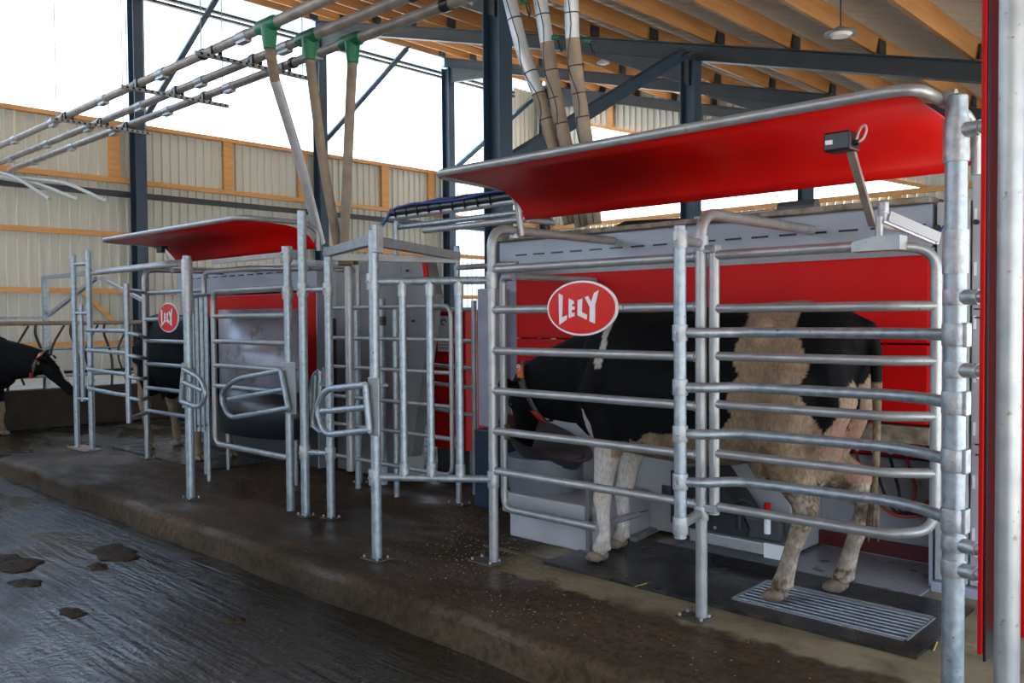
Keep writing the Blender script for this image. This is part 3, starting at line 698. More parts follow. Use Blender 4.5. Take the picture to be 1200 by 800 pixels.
# ------------------------------------------------------------------ panel Pa-Pb and posts in the middle
pa_x = -4.279; YA = 3.27
pg = thing('divider_panel', 'short galvanized panel of three upright bars left of the near stall', 'railing', (pa_x, YA, 0))
vpost(pg, 438.5, 270, YA, GALV, .033); foot(pg, pa_x, YA, .17, .12)
zt = (P(442, 330, 'Y', YA)[2] + P(572, 328, 'Y', YF)[2]) / 2; zb = (P(445, 559, 'Y', YA)[2] + P(572, 561, 'Y', YF)[2]) / 2
A = Vector((pa_x, YA, 0)); B = Vector((xb, YF, 0)); up = Vector((0, 0, 1))
rail(pg, A + up * zt, B + up * zt, .024); rail(pg, A + up * zb, B + up * zb, .024)
for s in (zt, zb):
    clamp(pg, A + up * s, (0, 0, 1), .041, .1); clamp(pg, B + up * s, (0, 0, 1), .037, .1); 
for px in (472.5, 504.4, 538.5):
    # intersection with the panel line
    d = ray(px, 440); t_ = ((A.x * (B.y - A.y) - A.y * (B.x - A.x))) / (d[0] * (B.y - A.y) - d[1] * (B.x - A.x)); q = Vector((d[0] * t_, d[1] * t_, 0))
    G().tube([q + up * zb, q + up * zt], .024, 12).build('upright', GALV, pg)
    for s, sg_ in ((zt, -1), (zb, 1)): G().tube([q + up * (s + sg_ * .02), q + up * (s + sg_ * .09)], .031, 12).build('tee', CLAMP, pg)
# top bars
tb = thing('top_cross_bars', 'square galvanized cross bars joining the post tops in the middle of the photo', 'frame', (pa_x, YA, 1.95))
Zt = 1.98; M2x = -5.42; bp_ = V(-5.04, 4.69, 0)
G().beam((pa_x, YA, Zt), (M2x, 3.72, Zt + .01), .06, .06).build('bar', GALV, tb)
G().beam((pa_x - .02, YA + .02, Zt), (bp_[0], bp_[1], Zt + .01), .06, .06).build('bar', GALV2, tb)
G().beam((M2x, 3.74, Zt - .02), (bp_[0], bp_[1], Zt - .02), .05, .05).build('bar', GALV2, tb)
G().bbox(pa_x + .035, pa_x + .075, YA - .03, YA + .03, Zt - .08, Zt + .09, .005).build('clamp', CLAMP, tb)
bp = thing('rear_post', 'slim galvanized post with a foot plate behind the three-bar panel', 'post', (bp_[0], 4.69, 0))
vpost(bp, 536, 289, 4.69, GALV, .024, name='pole'); foot(bp, bp_[0], 4.69, .2, .12)
for z in (.5,): clamp(bp, (bp_[0], 4.69, z), (0, 0, 1), .032, .09)
p1 = P(545, 313, 'Y', 4.69); G().tube([(bp_[0], 4.69, p1[2]), (P(606, 306, 'Y', 4.69)[0], 4.69, p1[2])], .022, 10).build('arm', GALV2, bp)

# M0, M1, M2, M3, thin ones
m0 = thing('gate_post', 'galvanized post carrying the left-pointing hoop gate, with a zinc bracket on top', 'post', (-5.86, 3.66, 0), 'posts in the middle of the photo')
x, z = vpost(m0, 337.5, 290, 3.66, GALV, .032)
clamp(m0, (x, 3.66, z - .05), (0, 0, 1), .042, .12); clamp(m0, (x, 3.66, z - .35), (0, 0, 1), .042, .1)
mt = thing('ladder_frame', 'pair of galvanized posts with short rungs, its left post the tallest in the middle', 'frame', (-5.5, 3.65, 0))
x1_, z1_ = vpost(mt, 355, 247, 3.63, GALV, .033); x2_, z2_ = vpost(mt, 385, 290, 3.72, GALV, .031)
for py in (339, 530):
    z = P(370, py, 'Y', 3.67)[2]; G().tube([(x1_, 3.63, z), (x2_, 3.72, z)], .023, 12).build('rung', GALV, mt)
    clamp(mt, (x1_, 3.63, z), (0, 0, 1), .042, .1); clamp(mt, (x2_, 3.72, z), (0, 0, 1), .04, .09)
for x, y in ((x1_, 3.63), (x2_, 3.72)): foot(mt, x, y, .13, .1)
m3 = thing('hanging_gate_tube', 'thick grey tube hanging from a brass latch right of the ladder posts', 'gate', (-5.82, 4.2, .2))
x3, z3 = vpost(m3, 409, 312, 4.2, GALV2, .036, pyb=551, name='tube')
G().bbox(x3 - .10, x3 + .10, 4.17, 4.23, z3 + .01, z3 + .05, .005).build('latch', BRASS, m3)
G().tube([(x3 - .2, 4.1, z3 - .03), (x3 + .02, 4.2, z3 - .03)], .012, 8).tube([(x3 - .12, 4.12, z3 - .03 - .03), (x3 - .12, 4.12, z3 + .03)], .018, 8).build('latch_bolt', GALV2, m3)
G().tube([(x3, 4.2, z3), (x3, 4.2, Zt - .02)], .012, 8).build('hanger', GALV2, m3)
G().tube([(x3 - .02, 4.2, .75), (x3 - .25, 4.1, .75)], .014, 8).build('stop_bolt', GALV2, m3)
m4 = thing('thin_rear_post', 'thin galvanized post behind the hanging tube', 'post', (-6.35, 4.69, 0))
vpost(m4, 420, 300, 4.69, GALV2, .022, name='pole'); foot(m4, P(420, 372, 'Y', 4.69)[0], 4.69, .12, .1)

# D shaped bumpers
def hoop(name, pts, bar, lab, Y, plate, r=.021):
    q = [P(x, y, 'Y', Y) for x, y in pts]; t = thing(name, lab, 'gate', (q[0][0], Y, q[-1][2]), 'hoop gates')
    G().tube(fil(q, .16, 9), r, 12).build('hoop', GALV, t)
    a, b = bar; G().tube([P(*a, 'Y', Y), P(*b, 'Y', Y)], r * .95, 12).build('mid_bar', GALV, t)
    G().tube([P(*pts[0], 'Y', Y), P(*pts[-1], 'Y', Y)], r, 12).build('hinge_bar', GALV, t)
    (u0, v0), (u1, v1) = plate
    a = P(u0, v0, 'Y', Y + .0); b = P(u1, v1, 'Y', Y)
    G().bbox(min(a[0], b[0]), max(a[0], b[0]), Y + .025, Y + .04, min(a[2], b[2]), max(a[2], b[2]), .004).build('hinge_plate', GALV2, t)
    G().tube([(max(a[0], b[0]) - .01, Y + .03, a[2] - .05), (max(a[0], b[0]) - .01, Y + .10, a[2] - .05)], .012, 8).build('hinge_pin', GALV2, t)
    return t
hoop('hoop_gate', [(329, 434), (276, 444), (257, 462), (268, 490), (338, 478)], ((268, 468), (333, 456)), 'hoop gate with hinge plate pointing left from the post under the far canopy', 3.60, ((329, 424), (343, 486)))
hoop('hoop_gate', [(428, 451), (382, 456), (370, 476), (380, 510), (433, 504)], ((377, 482), (430, 477)), 'hoop gate pointing left on the tall post of the three-bar panel', 3.21, ((427, 442), (440, 512)))
hoop('hoop_gate', [(215, 432), (236, 444), (242, 462), (234, 478), (212, 470)], ((214, 447), (238, 458)), 'narrow hoop gate on the far stall front post', 3.28, ((209, 425), (216, 479)), .019)
hoop('hoop_gate', [(375, 434), (367, 440), (363, 468), (368, 500), (376, 506)], ((370, 438), (366, 500)), 'hoop gate seen almost edge on between the two ladder posts', 3.80, ((374, 430), (377, 508)), .02)
hg = [o for o in SC.collection.objects if o.name == 'hoop_gate.003'][0]
q = P(376, 450, 'Y', 3.80)
for dz in (0, -.25): G().tube([(q[0], 3.80, q[2] + dz), (x2_, 3.73, q[2] + dz)], .014, 8).build('hinge_arm', GALV2, hg)

# cable tray
BUNDLE = True
ct = thing('cable_tray', 'grey cable tray with bundled blue cables running to the near canopy', 'cable tray', (-5.0, 4.6, 2.25))
a = P(458, 259, 'Y', 4.6); b = P(603, 231, 'Y', 4.6); a2 = P(462, 268, 'Y', 4.6); b2 = P(603, 243, 'Y', 4.6)
G().tube([(a[0], 4.6, 2.345), (b[0], 4.6, 2.345)], .026, 10).build('rail', GALV2, ct)
G().tube([(a[0], 4.66, 2.27), (b[0], 4.66, 2.27)], .022, 10).build('rail', GALV, ct)
G().tube([(a[0] + .04, 4.62, 2.32), (a[0] + .04, 4.62, 2.0)], .018, 10).build('support', GALV, ct)
G().tube([(a[0] + .02, 4.6, 2.385), (b[0], 4.6, 2.385)], .04, 10).build('cable_bundle', BLACK, ct)
for k in range(5):
    q = [(a[0] - .15 - .02 * k, 4.55, 2.02), (a[0] - .10, 4.56, 2.24 + .01 * k), (a[0] + .05, 4.57 + .01 * k, 2.41 + .006 * k)] + [(a[0] + .05 + (b[0] - a[0]) * s, 4.56 + .018 * k, 2.42 + .006 * (k % 3) + .012 * math.sin(k * 2 + s * 9)) for s in (.2, .4, .6, .8, 1.0)]
    G().tube(fil(q, .06, 4), .011, 6).build('cable', BLUEC if k % 2 == 0 else BLACK, ct)
for k in range(9):
    xx = a[0] + .1 + k * .14; G().tube([(xx, 4.6, 2.375), (xx + .006, 4.6, 2.375)], .05, 10).build('cable_tie', BLACK, ct)
h = thing('top_stay_tube', 'grey stay tube under the cable tray, behind the post tops', 'pipe', (-4.8, 4.6, 2.16))
a = P(497, 270, 'Y', 4.6); b = P(606, 265, 'Y', 4.6); G().tube([(a[0], 4.6, a[2]), (b[0] + .1, 4.6, a[2])], .026, 10).build('tube', GALV2, h)
G().tube([(b[0] + .05, 4.6, a[2]), (b[0] + .05, 4.95, a[2])], .02, 8).build('stay', GALV2, h)

# ------------------------------------------------------------------ frames in front of the stainless cabinet
fc = thing('rear_railing', 'horizontal galvanized railing with rounded right corner behind the three-bar panel', 'railing', (-5.8, 4.5, .2))
X0 = P(386, 440, 'Y', 4.5)[0]; X1 = P(529, 440, 'Y', 4.5)[0]
zt = P(460, 359.5, 'Y', 4.5)[2]; zb = P(460, 545, 'Y', 4.5)[2]
G().tube(fil([(X0, 4.5, zt), (X1, 4.5, zt), (X1, 4.5, zb), (X0, 4.5, zb)], .09, 8), .018, 10).build('loop', GALV2, fc)
for py in (397, 433, 470, 505): 
    z = P(460, py, 'Y', 4.5)[2]; G().tube([(X0, 4.5, z), (X1, 4.5, z)], .017, 10).build('rail', GALV2, fc)
for u in (.22, .55):
    xx = X0 + (X1 - X0) * u; G().tube([(xx, 4.54, 0), (xx, 4.54, zt)], .024, 10).build('leg', GALV, fc)
fd = thing('fat_tank_post', 'fat grey post with dark band in front of the stainless cabinet', 'post', P(447, 552, 'Y', 4.8))
xx = P(447, 440, 'Y', 4.8)[0]; G().tube([(xx, 4.8, 0), (xx, 4.8, P(447, 350, 'Y', 4.8)[2])], .045, 14).build('pole', GALV, fd)
zz = P(447, 376, 'Y', 4.8)[2]; G().tube([(xx, 4.8, zz - .04), (xx, 4.8, zz + .04)], .049, 14).build('dark_band', DGREY, fd)
fe = thing('far_right_railing', 'low railing between the rear post and the hazy plastic shield', 'railing', P(590, 520, 'Y', 5.0))
for py in (362, 400, 432, 455, 487):
    z = P(560, py, 'Y', 5.05)[2]; G().tube([P(480, py, 'Y', 5.3) * V(1, 1, 0) + V(0, 0, z), P(556, py, 'Y', 5.05) * V(1, 1, 0) + V(0, 0, z)], .018, 8).build('rail', GALV2, fe)
xx = P(556, 440, 'Y', 5.05)[0]; G().tube([(xx, 5.05, 0), (xx, 5.05, P(556, 352, 'Y', 5.05)[2])], .024, 10).build('leg', GALV2, fe)

# ------------------------------------------------------------------ machines
def slots(t, x0, x1, y, z, n, w=.11, name='slot'):
    g = None
    for k in range(n):
        x = x0 + (x1 - x0) * (k + .5) / n; G().box(x - w / 2, x + w / 2, y - .004, y + .01, z - .006, z + .006).build(name, BLACK, t)
YM = 4.95
mA = thing('milking_robot', 'milking robot with pale casing and big red panel behind the near cow', 'machine', (-3.0, 5.3, 0))
xl = P(585, 300, 'Y', YM)[0]; xr = P(1093, 300, 'Y', YM)[0]; rl = P(608, 400, 'Y', YM)[0]; rr_ = P(1090, 400, 'Y', YM)[0]
z_top = 2.10
G().bbox(xl, xr, YM, 6.0, 1.86, z_top, .012).build('upper_casing', WHITE, mA)
G().bbox(xl - .02, xr + .0, YM - .05, 6.05, z_top, z_top + .035, .008).build('lid', DIRTB, mA)['label'] = 'dusty brown lid'
slots(mA, xl + .15, xr, YM - .002, 1.985, 17)
G().box(rl, rr_, YM + .002, YM + .05, 1.80, 1.86).build('grey_strip', STAIN, mA)  # plain grey strip just over the red panels
zj = P(612, 396, 'Y', YM)[2]
G().bbox(rl, rr_, YM - .03, YM + .03, zj + .004, 1.82, .008).build('red_panel', RED, mA)
G().bbox(rl, rr_, YM - .03, YM + .03, .895, zj - .004, .008).build('red_panel', RED, mA)
G().bbox(rl, -2.35, YM - .01, 5.9, .03, .893, .01).build('lower_casing', WHITE2, mA)
G().box(rl - .02, -1.5, 5.42, 6.0, .0, 1.86).build('back_housing', DGREY, mA)
G().bbox(xl + .02, rl - .01, YM + .03, 5.2, .1, 1.86, .01).build('corner_shield', LAV, mA)
# dirty beam and hoses on the right below the red panel
G().bbox(-2.3, rr_ + .02, YM - .06, YM + .04, .79, .885, .006).build('dirty_crossbeam', DIRTB, mA)
G().bbox(-2.3, rr_, 5.35, 5.42, .64, .80, .006).build('inner_red_panel', RED, mA)
G().bbox(-2.35, rr_, 5.36, 5.42, .014, .63, .006).build('bay_back', MFLOOR, mA)
G().bbox(-2.35, rr_, 5.33, 5.36, .03, .12, .006).build('dark_red_strip', mk('dark_red', (.09, .006, .01), .5), mA)
for k in range(7):
    xx = -2.2 + k * .1; G().tube([(xx, 5.30, .80), (xx + .01, 5.30, .66)], .014, 8).build('nozzle', GALV2, mA)
for k in range(4):
    q = [(-2.1 + .1 * k, 5.3, .66), (-2.0 + .1 * k, 5.2, .45), (-1.8, 5.1 + .04 * k, .32), (-1.6, 5.2, .36 + .03 * k), (-1.62, 5.34, .5)]
    G().tube(fil(q, .12, 6), .010, 6).build('hose', (HOSER, RUBH, RUBH, HOSER)[k], mA)
G().box(rr_ - .0, rr_ + .02, YM, 5.9, .0, 1.86).build('side_sheet', WHITE, mA)
# bay floor plate
struct(G().bbox(-3.2, rr_ + .02, 4.50, 5.42, .0, .014, .003).build('floor', MFLOOR))
# pillar right
pl = thing('service_cabinet', 'tall pale grey cabinet right of the red panel with slots and keyhole', 'cabinet', (-1.35, 5.2, 0))
cx0 = rr_ + .035; cx1 = P(1166, 400, 'Y', 4.93)[0]
xm = P(1135, 450, 'Y', 4.93)[0]
G().bbox(cx0, xm, 4.93, 5.8, .06, 2.10, .008).build('door', WHITE2, pl)
G().bbox(xm + .008, cx1 + .5, 4.94, 5.8, .06, 2.35, .008).build('door', WHITE2, pl)
G().bbox(cx0 - .01, cx1 + .5, 4.90, 5.8, .0, .055, .006).build('plinth', WHITE, pl)
for k in range(7):
    z = .3 + k * .28; G().box(xm + .02, xm + .032, 4.932, 4.945, z, z + .07).build('slot', SIGNW, pl)
for px, py in ((1145, 362), (1146, 372), (1147, 521), (1147, 533)):
    q = P(px, py, 'Y', 4.93); G().box(q[0] - .016, q[0] + .016, 4.927, 4.94, q[2] - .004, q[2] + .004).build('slit', BLACK, pl)
for px, py, r in ((1099, 267, .018), (1144, 260, .014)):
    q = P(px, py, 'Y', 4.93); G().tube([(q[0], 4.922, q[2]), (q[0], 4.94, q[2])], r, 12).build('keyhole', BLACK, pl)
for k in range(4):
    G().tube([(cx0 + .04 + .05 * (k % 2), 4.92, .16 + .08 * (k // 2)), (cx0 + .04 + .05 * (k % 2), 4.935, .16 + .08 * (k // 2))], .009, 8).build('bolt', GALV2, pl)
# small things above it at the right edge
sr = thing('cable_rack', 'white rack with small tubes above the tall cabinet at right', 'rack', (-1.15, 5.0, 2.38))
G().bbox(-1.32, -.9, 5.0, 5.04, 2.36, 2.40, .004).build('shelf', SIGNW, sr)
for x in (-1.3, -1.2, -1.1): G().tube([(x, 5.02, 2.39), (x, 5.02, 2.75)], .01, 8).build('upright', SIGNW, sr)
G().tube([(-1.32, 5.02, 2.72), (-.9, 5.02, 2.72)], .01, 8).build('bar', SIGNW, sr)
G().tube(fil([(-1.25, 4.98, 2.38), (-1.22, 4.97, 2.28), (-1.15, 4.97, 2.27), (-1.1, 4.98, 2.38)], .03), .006, 6).build('blue_tube', BLUEC, sr)
# rolled pipe stuff on the lid
for a_, b_, r, mt_, lab in ((-2.6, -2.35, .05, DGREY, 'dark grey cap lying on the machine lid'),):
    o = thing('lid_motor', lab, 'motor', (-2.5, 5.3, z_top + .035)); G().tube([(a_, 5.3, z_top + .085), (b_, 5.3, z_top + .085)], r, 12).build('housing', mt_, o)
    G().bbox(-3.2, -2.6, 5.22, 5.38, z_top + .036, z_top + .09, .01).build('long_box', GALV2, o)
o = thing('black_cover', 'black flexible cover on the machine lid behind the drop pipes', 'cover', (-3.6, 5.4, z_top + .036))
G().add([(-4.0, 5.2, z_top + .036), (-3.25, 5.2, z_top + .036), (-3.25, 5.6, z_top + .036), (-4.0, 5.6, z_top + .036), (-3.8, 5.25, z_top + .11), (-3.3, 5.25, z_top + .09), (-3.3, 5.55, z_top + .09), (-3.8, 5.55, z_top + .11)], [(3, 2, 1, 0), (4, 5, 6, 7), (0, 1, 5, 4), (1, 2, 6, 5), (2, 3, 7, 6), (3, 0, 4, 7)]).build('cover', BLACK, o)
# feed trough
ft = thing('feed_trough', 'blue-grey feed trough with dark tilted bowl under the near cow\'s head', 'trough', (-4.15, 4.5, 0))
tx, ty = -3.95, 4.50
G().tube([(tx, ty, .28), (tx, ty, .32), (tx, ty, .52), (tx, ty, .54)], [.24, .26, .27, .265], 28).build('drum', BLUEP if False else mk('trough_grey', (.12, .14, .17), .45, 0, (.16, .18, .21), 5), ft)
g = G(); n = 28; vs = []; 
for j, (k, dz) in enumerate(((1.12, 0), (1.0, -.0), (.8, -.12), (.4, -.2))):
    for i in range(n):
        a = 2 * PI * i / n; r = .29 * k; vs.append((tx + r * math.cos(a) * 1.1, ty + r * math.sin(a) * .9, .66 - .12 * math.cos(a) * k + dz))
fs = [(j * n + i, j * n + (i + 1) % n, (j + 1) * n + (i + 1) % n, (j + 1) * n + i) for j in range(3) for i in range(n)]
g.add(vs, fs, True); g.build('bowl', DGREY, ft)
G().bbox(P(590, 570, 'Y', 4.22)[0], P(692, 570, 'Y', 4.22)[0] - .03, 4.20, 4.92, .17, .31, .015).build('white_shell', WHITE2, ft)
G().bbox(P(598, 600, 'Y', 4.25)[0], P(692, 570, 'Y', 4.22)[0] - .03, 4.24, 4.92, .0, .165, .015).build('base', WHITE2, ft)
for k in range(5): G().box(-4.05 + k * .13, -3.96 + k * .13, 4.196, 4.21, .19, .20).build('slot', BLACK, ft)
G().bbox(P(692, 570, 'Y', 4.22)[0] - .025, P(692, 570, 'Y', 4.22)[0], 4.20, 4.24, .0, .45, .004).build('steel_edge', STAIN, ft)
# robot arm
ra = thing('robot_arm', 'black milking robot arm with silver base plate under the near cow\'s belly', 'robot arm', (-2.6, 4.75, .12))
ax0 = P(795, 580, 'Y', 4.75)[0]; ax1 = P(930, 600, 'Y', 4.75)[0]
za = P(850, 545, 'Y', 4.75)[2]
G().prism([(ax0, 4.66, .18), (ax1 - .28, 4.66, .14), (ax1 - .24, 4.66, .22), (ax1 - .30, 4.66, .34), (ax1 - .5, 4.66, za), (ax0, 4.66, za - .06)], (0, .22, 0)).build('body', BLACK, ra)
G().bbox(ax1 - .62, ax1, 4.62, 4.9, .10, .17, .006).build('base_plate', GALV2, ra)
G().bbox(ax1 - .12, ax1, 4.615, 4.63, .09, .175, .002).build('end_plate', SIGNW, ra)
G().bbox(ax1 - .36, ax1 - .05, 4.68, 4.85, .17, .30, .015).build('gripper', DGREY, ra)
for k, x in enumerate((ax1 - .30, ax1 - .22, ax1 - .12, ax1 - .06)):
    G().tube([(x, 4.66 + .06 * (k % 2), .22), (x, 4.66 + .06 * (k % 2), .34)], .02, 10).build('teat_cup', SIGNW if k == 2 else BLACK, ra)
G().tube([(ax1 - .12, 4.66, .34), (ax1 - .12, 4.66, .40)], .02, 10).build('cup_head', RED, ra)
for k in range(3): G().tube(fil([(ax1 - .4, 4.7, .3 + .03 * k), (ax1 - .25, 4.62, .42), (ax1 - .1, 4.7, .30)], .06), .007, 6).build('hose', RUBH, ra)
G().beam((ax0, 4.8, .3), (ax0 - .4, 5.1, .3), .08, .1).build('arm', DGREY, ra)
for k in range(3): G().tube([(ax0 + .08 + .12 * k, 4.655, .20), (ax0 + .08 + .12 * k, 4.665, .20)], .011, 8).build('bolt', GALV2, ra)
# hazy shield + blue box left of near stall
hs = thing('plastic_shield', 'hazy lilac plastic shield over a dark blue foot, left of the near trough', 'shield', P(567, 545, 'Y', 4.75))
a = P(560, 440, 'Y', 4.75)[0]; b = P(574, 440, 'Y', 4.75)[0]
G().bbox(a, b, 4.75, 5.0, .64, P(567, 338, 'Y', 4.75)[2], .01).build('shield', LAV, hs)
G().bbox(a - .02, b + .05, 4.72, 5.0, 0, .62, .012).build('foot_box', BLUEP, hs)

# far machine
mB = thing('milking_robot', 'far milking robot with pale blue casing and red panel behind the grey curved sheet', 'machine', (-8, 5.3, 0))
bl = P(243, 350, 'Y', 4.9)[0]; br = P(372, 350, 'Y', 4.9)[0]; ul = P(207, 330, 'Y', 4.9)[0]
z1 = P(300, 345, 'Y', 4.9)[2]
G().bbox(ul, br, 4.9, 5.9, z1 + .02, 2.08, .01).build('upper_casing', WHITE, mB)
G().bbox(bl, br, 4.87, 4.93, .55, z1, .008).build('red_panel', RED, mB)
G().bbox(bl, br, 4.9, 5.9, .0, .54, .01).build('lower_casing', DGREY, mB)
G().box(bl, br, 5.3, 5.9, .5, z1).build('back_housing', DGREY, mB)
slots(mB, ul + .1, br - .2, 4.896, 1.99, 14)
G().bbox(br + .0, br + .02, 4.88, 5.9, 0, 2.08, .004).build('side_sheet', WHITE, mB)
sc = thing('curved_metal_sheet', 'curved grey metal sheet around the far stall trough', 'sheet', (-7, 4.4, .3))
g = G(); pts = []
xa = P(256, 440, 'Y', 4.2)[0]; xz = P(343, 440, 'Y', 4.2)[0]; zlo = P(300, 512, 'Y', 4.1)[2]; zhi = P(300, 362, 'Y', 4.1)[2]; n = 24
for i in range(n + 1):
    a = PI * (i / n); pts.append(((xa + xz) / 2 - (xz - xa) / 2 * math.cos(a), 4.30 - .27 * math.sin(a)))
vs = [(x, y, z) for x, y in pts for z in (zlo, zhi)] + [(x, y + .012, z) for x, y in pts for z in (zlo, zhi)]; k = 2 * (n + 1)
fs = [(2 * i, 2 * i + 2, 2 * i + 3, 2 * i + 1) for i in range(n)] + [(k + 2 * i, k + 2 * i + 1, k + 2 * i + 3, k + 2 * i + 2) for i in range(n)] + [(2 * i + 1, 2 * i + 3, k + 2 * i + 3, k + 2 * i + 1) for i in range(n)] + [(2 * i, k + 2 * i, k + 2 * i + 2, 2 * i + 2) for i in range(n)]
g.add(vs, fs, True); g.build('sheet', mk('blotchy_sheet', (.20, .20, .24), .3, .2, (.30, .29, .33), 3, spots=(.14, .13, .15), spot_scale=8, spot_lo=.6), sc)
zm_ = zlo + (zhi - zlo) * .36
vs = [(x, y - .004, z) for x, y in pts for z in (zlo, zm_)] + [(x, y + .016, z) for x, y in pts for z in (zlo, zm_)]
g = G(); g.add(vs, fs, True); g.build('dark_lower_band', mk('dark_band_plastic', (.02, .022, .028), .3), sc)
for x in (xa + .06, xz - .06): G().tube([(x, 4.26, 0), (x, 4.26, zhi)], .02, 8).build('leg', GALV2, sc)
# stainless cabinet between the stalls
cb = thing('stainless_cabinet', 'big stainless steel cabinet between the two stalls', 'cabinet', (-6, 5.5, 0))
ca = P(394, 420, 'Y', 4.95)[0]; cc = P(470, 420, 'Y', 4.95)[0]; ce = P(497, 303, 'Y', 4.95)[0]; cz = P(430, 305, 'Y', 4.95)[2]
G().bbox(ca, cc, 4.95, 5.22, .02, cz, .012).build('body', STAIN, cb)
ez = P(500, 345, 'Y', 4.95)[2]
G().prism([(cc, 4.96, .25), (P(480, 400, 'Y', 4.95)[0], 4.96, .25), (P(506, 340, 'Y', 4.95)[0], 4.96, ez), (ce, 4.96, cz), (cc, 4.96, cz)], (0, .12, 0)).build('slanted_side', STAIN, cb)
G().prism([(ce - .03, 4.945, cz), (ce + .02, 4.945, cz), (P(504, 340, 'Y', 4.95)[0], 4.945, ez), (P(499, 340, 'Y', 4.95)[0], 4.945, ez)], (0, .015, 0)).build('red_edge', RED, cb)
G().bbox(ca - .30, ca - .03, 5.0, 5.3, 0, 1.5, .01).build('dark_side_box', BLACK, cb)
for px, py in ((477, 317), (484, 376)):
    q = P(px, py, 'Y', 4.94); G().tube([(q[0], 4.93, q[2]), (q[0], 4.95, q[2])], .012, 8).build('lock', BLACK, cb)
rc = thing('red_control_panel', 'red control panel with a white notice behind the rear post', 'panel', (-5.6, 5.6, 0))
a = P(507, 420, 'Y', 5.5)[0]; b = P(545, 420, 'Y', 5.5)[0]
G().bbox(a, b, 5.5, 5.9, .25, P(520, 363, 'Y', 5.5)[2], .01).build('body', RED, rc)
G().box(a, b, 5.55, 5.9, 0, .25).build('foot', DGREY, rc)
c0 = P(513, 370, 'Y', 5.49); c1 = P(528, 412, 'Y', 5.49)
nt_ = G().bbox(c0[0], c1[0], 5.485, 5.5, c1[2], c0[2], .002).build('notice', SIGNW, rc)
cx_, cz_ = (c0[0] + c1[0]) / 2, c0[2] - .06
G().tube([(cx_ + .035 * math.cos(a_), 5.483, cz_ + .025 * math.sin(a_)) for a_ in np.linspace(0, 5, 14)], .006, 6).build('printed_mark', BLUEC, nt_)
for k in range(3): G().box(c0[0] + .02, c1[0] - .02, 5.482, 5.486, c1[2] + .03 + k * .03, c1[2] + .036 + k * .03).build('printed_line', BLUEC, nt_)

# ------------------------------------------------------------------ far stall fronts
fb = thing('far_front_frame', 'galvanized bent pipe frame with rounded corners in front of the grey curved sheet', 'railing', (-6.9, 3.95, 0))
Xa = P(251, 430, 'Y', 3.9)[0]; Xb_ = P(338, 430, 'Y', 3.9)[0]; zt = P(290, 339, 'Y', 3.9)[2]; zb = .34
G().tube(fil([(Xb_, 3.9, zt), (Xa, 3.9, zt), (Xa, 3.9, zb), (Xb_, 3.9, zb)], .12, 8), .026, 12).build('loop', GALV2, fb)
for py in (370, 401, 431, 456):
    z = P(295, py, 'Y', 3.9)[2]; G().tube([(Xa, 3.9, z), (Xb_, 3.9, z)], .022, 10).build('rail', GALV2, fb)
G().tube([(Xb_, 3.9, 0), (Xb_, 3.9, zt)], .026, 10).build('leg', GALV2, fb)
x0_ = P(240, 400, 'Y', 4.0)[0]; z_ = P(285, 315, 'Y', 4.0)[2]
G().tube(fil([(x0_, 4.0, 0), (x0_, 4.0, z_), (x0_ + .9, 4.0, z_ + .0), (x0_ + 1.2, 4.4, z_)], .12, 8), .026, 12).build('bent_post', GALV2, fb)
G().tube([(x0_ + 1.2, 4.4, z_), (x0_ + 1.2, 4.9, z_)], .022, 8).build('stay', GALV2, fb)
for y in (P(270, 305, 'Y', 3.8),): G().beam((P(250, 306, 'Y', 3.8)[0], 3.8, y[2]), (P(345, 305, 'Y', 3.8)[0], 3.8, y[2]), .035, .035).build('header_bar', GALV2, fb)
G().bbox(P(333, 305, 'Y', 3.78)[0], P(346, 305, 'Y', 3.78)[0], 3.75, 3.84, y[2] - .04, y[2] + .03, .006).build('latch_block', CLAMP, fb)
# far front post with folded tubes
g1 = thing('far_stall_post', 'thick galvanized post with narrow folded gate tubes in the far stall front', 'post', (-6.9, 3.34, 0))
x, z = vpost(g1, 220, 300, 3.34, GALV, .036, name='pole'); foot(g1, x, 3.34, .15, .12); clamp(g1, (x, 3.34, z - .25), (0, 0, 1), .045, .45, bolt=False)
fg = thing('folded_gate', 'folded far gate of four slim upright tubes beside the far front post', 'gate', P(235, 505, 'Y', 3.6))
for k, px in enumerate((227, 232, 237.5, 243)):
    yy = 3.5 + .08 * k; xx = P(px, 430, 'Y', yy)[0]
    G().tube([(xx, yy, P(px, 505 if k < 3 else 563, 'Y', yy)[2]), (xx, yy, P(px, 345, 'Y', yy)[2])], .019, 10).build('tube', GALV, fg)
q0 = P(225, 348, 'Y', 3.5); q1 = P(244, 345, 'Y', 3.74); G().tube([q0, q1], .014, 8).build('top_link', GALV, fg); q0 = P(227, 500, 'Y', 3.5); q1 = P(243, 498, 'Y', 3.74); G().tube([q0, q1], .014, 8).build('bottom_link', GALV, fg)
# far side frame (sign carrier)
fs_ = thing('far_side_frame', 'galvanized side frame of the far stall carrying the small-looking oval sign', 'railing', (-9, 3.9, 0))
xq = P(171, 430, 'Y', 4.0)[0]; xq2 = P(239, 430, 'Y', 4.0)[0]
zq = P(172, 322, 'Y', 4.0)[2]
G().tube(fil([(xq, 4.0, 0), (xq, 4.0, zq + .06), (xq, 4.95, zq + .06)], .12, 6), .028, 12).build('bent_post', GALV2, fs_)
foot(fs_, xq, 4.0, .14, .12)
for py in (341, 373, 399, 427, 456, 484):
    z = P(200, py + 1, 'Y', 4.0)[2]; G().tube([(xq, 4.0, z), (xq2, 4.0, z)], .021, 10).build('rail', GALV, fs_)
zq2 = P(198, 372, 'Y', 3.95)
sign(zq2[0], 3.94, zq2[2], .225, .15, 'far red oval sign with white lettering, left of the thick far post')
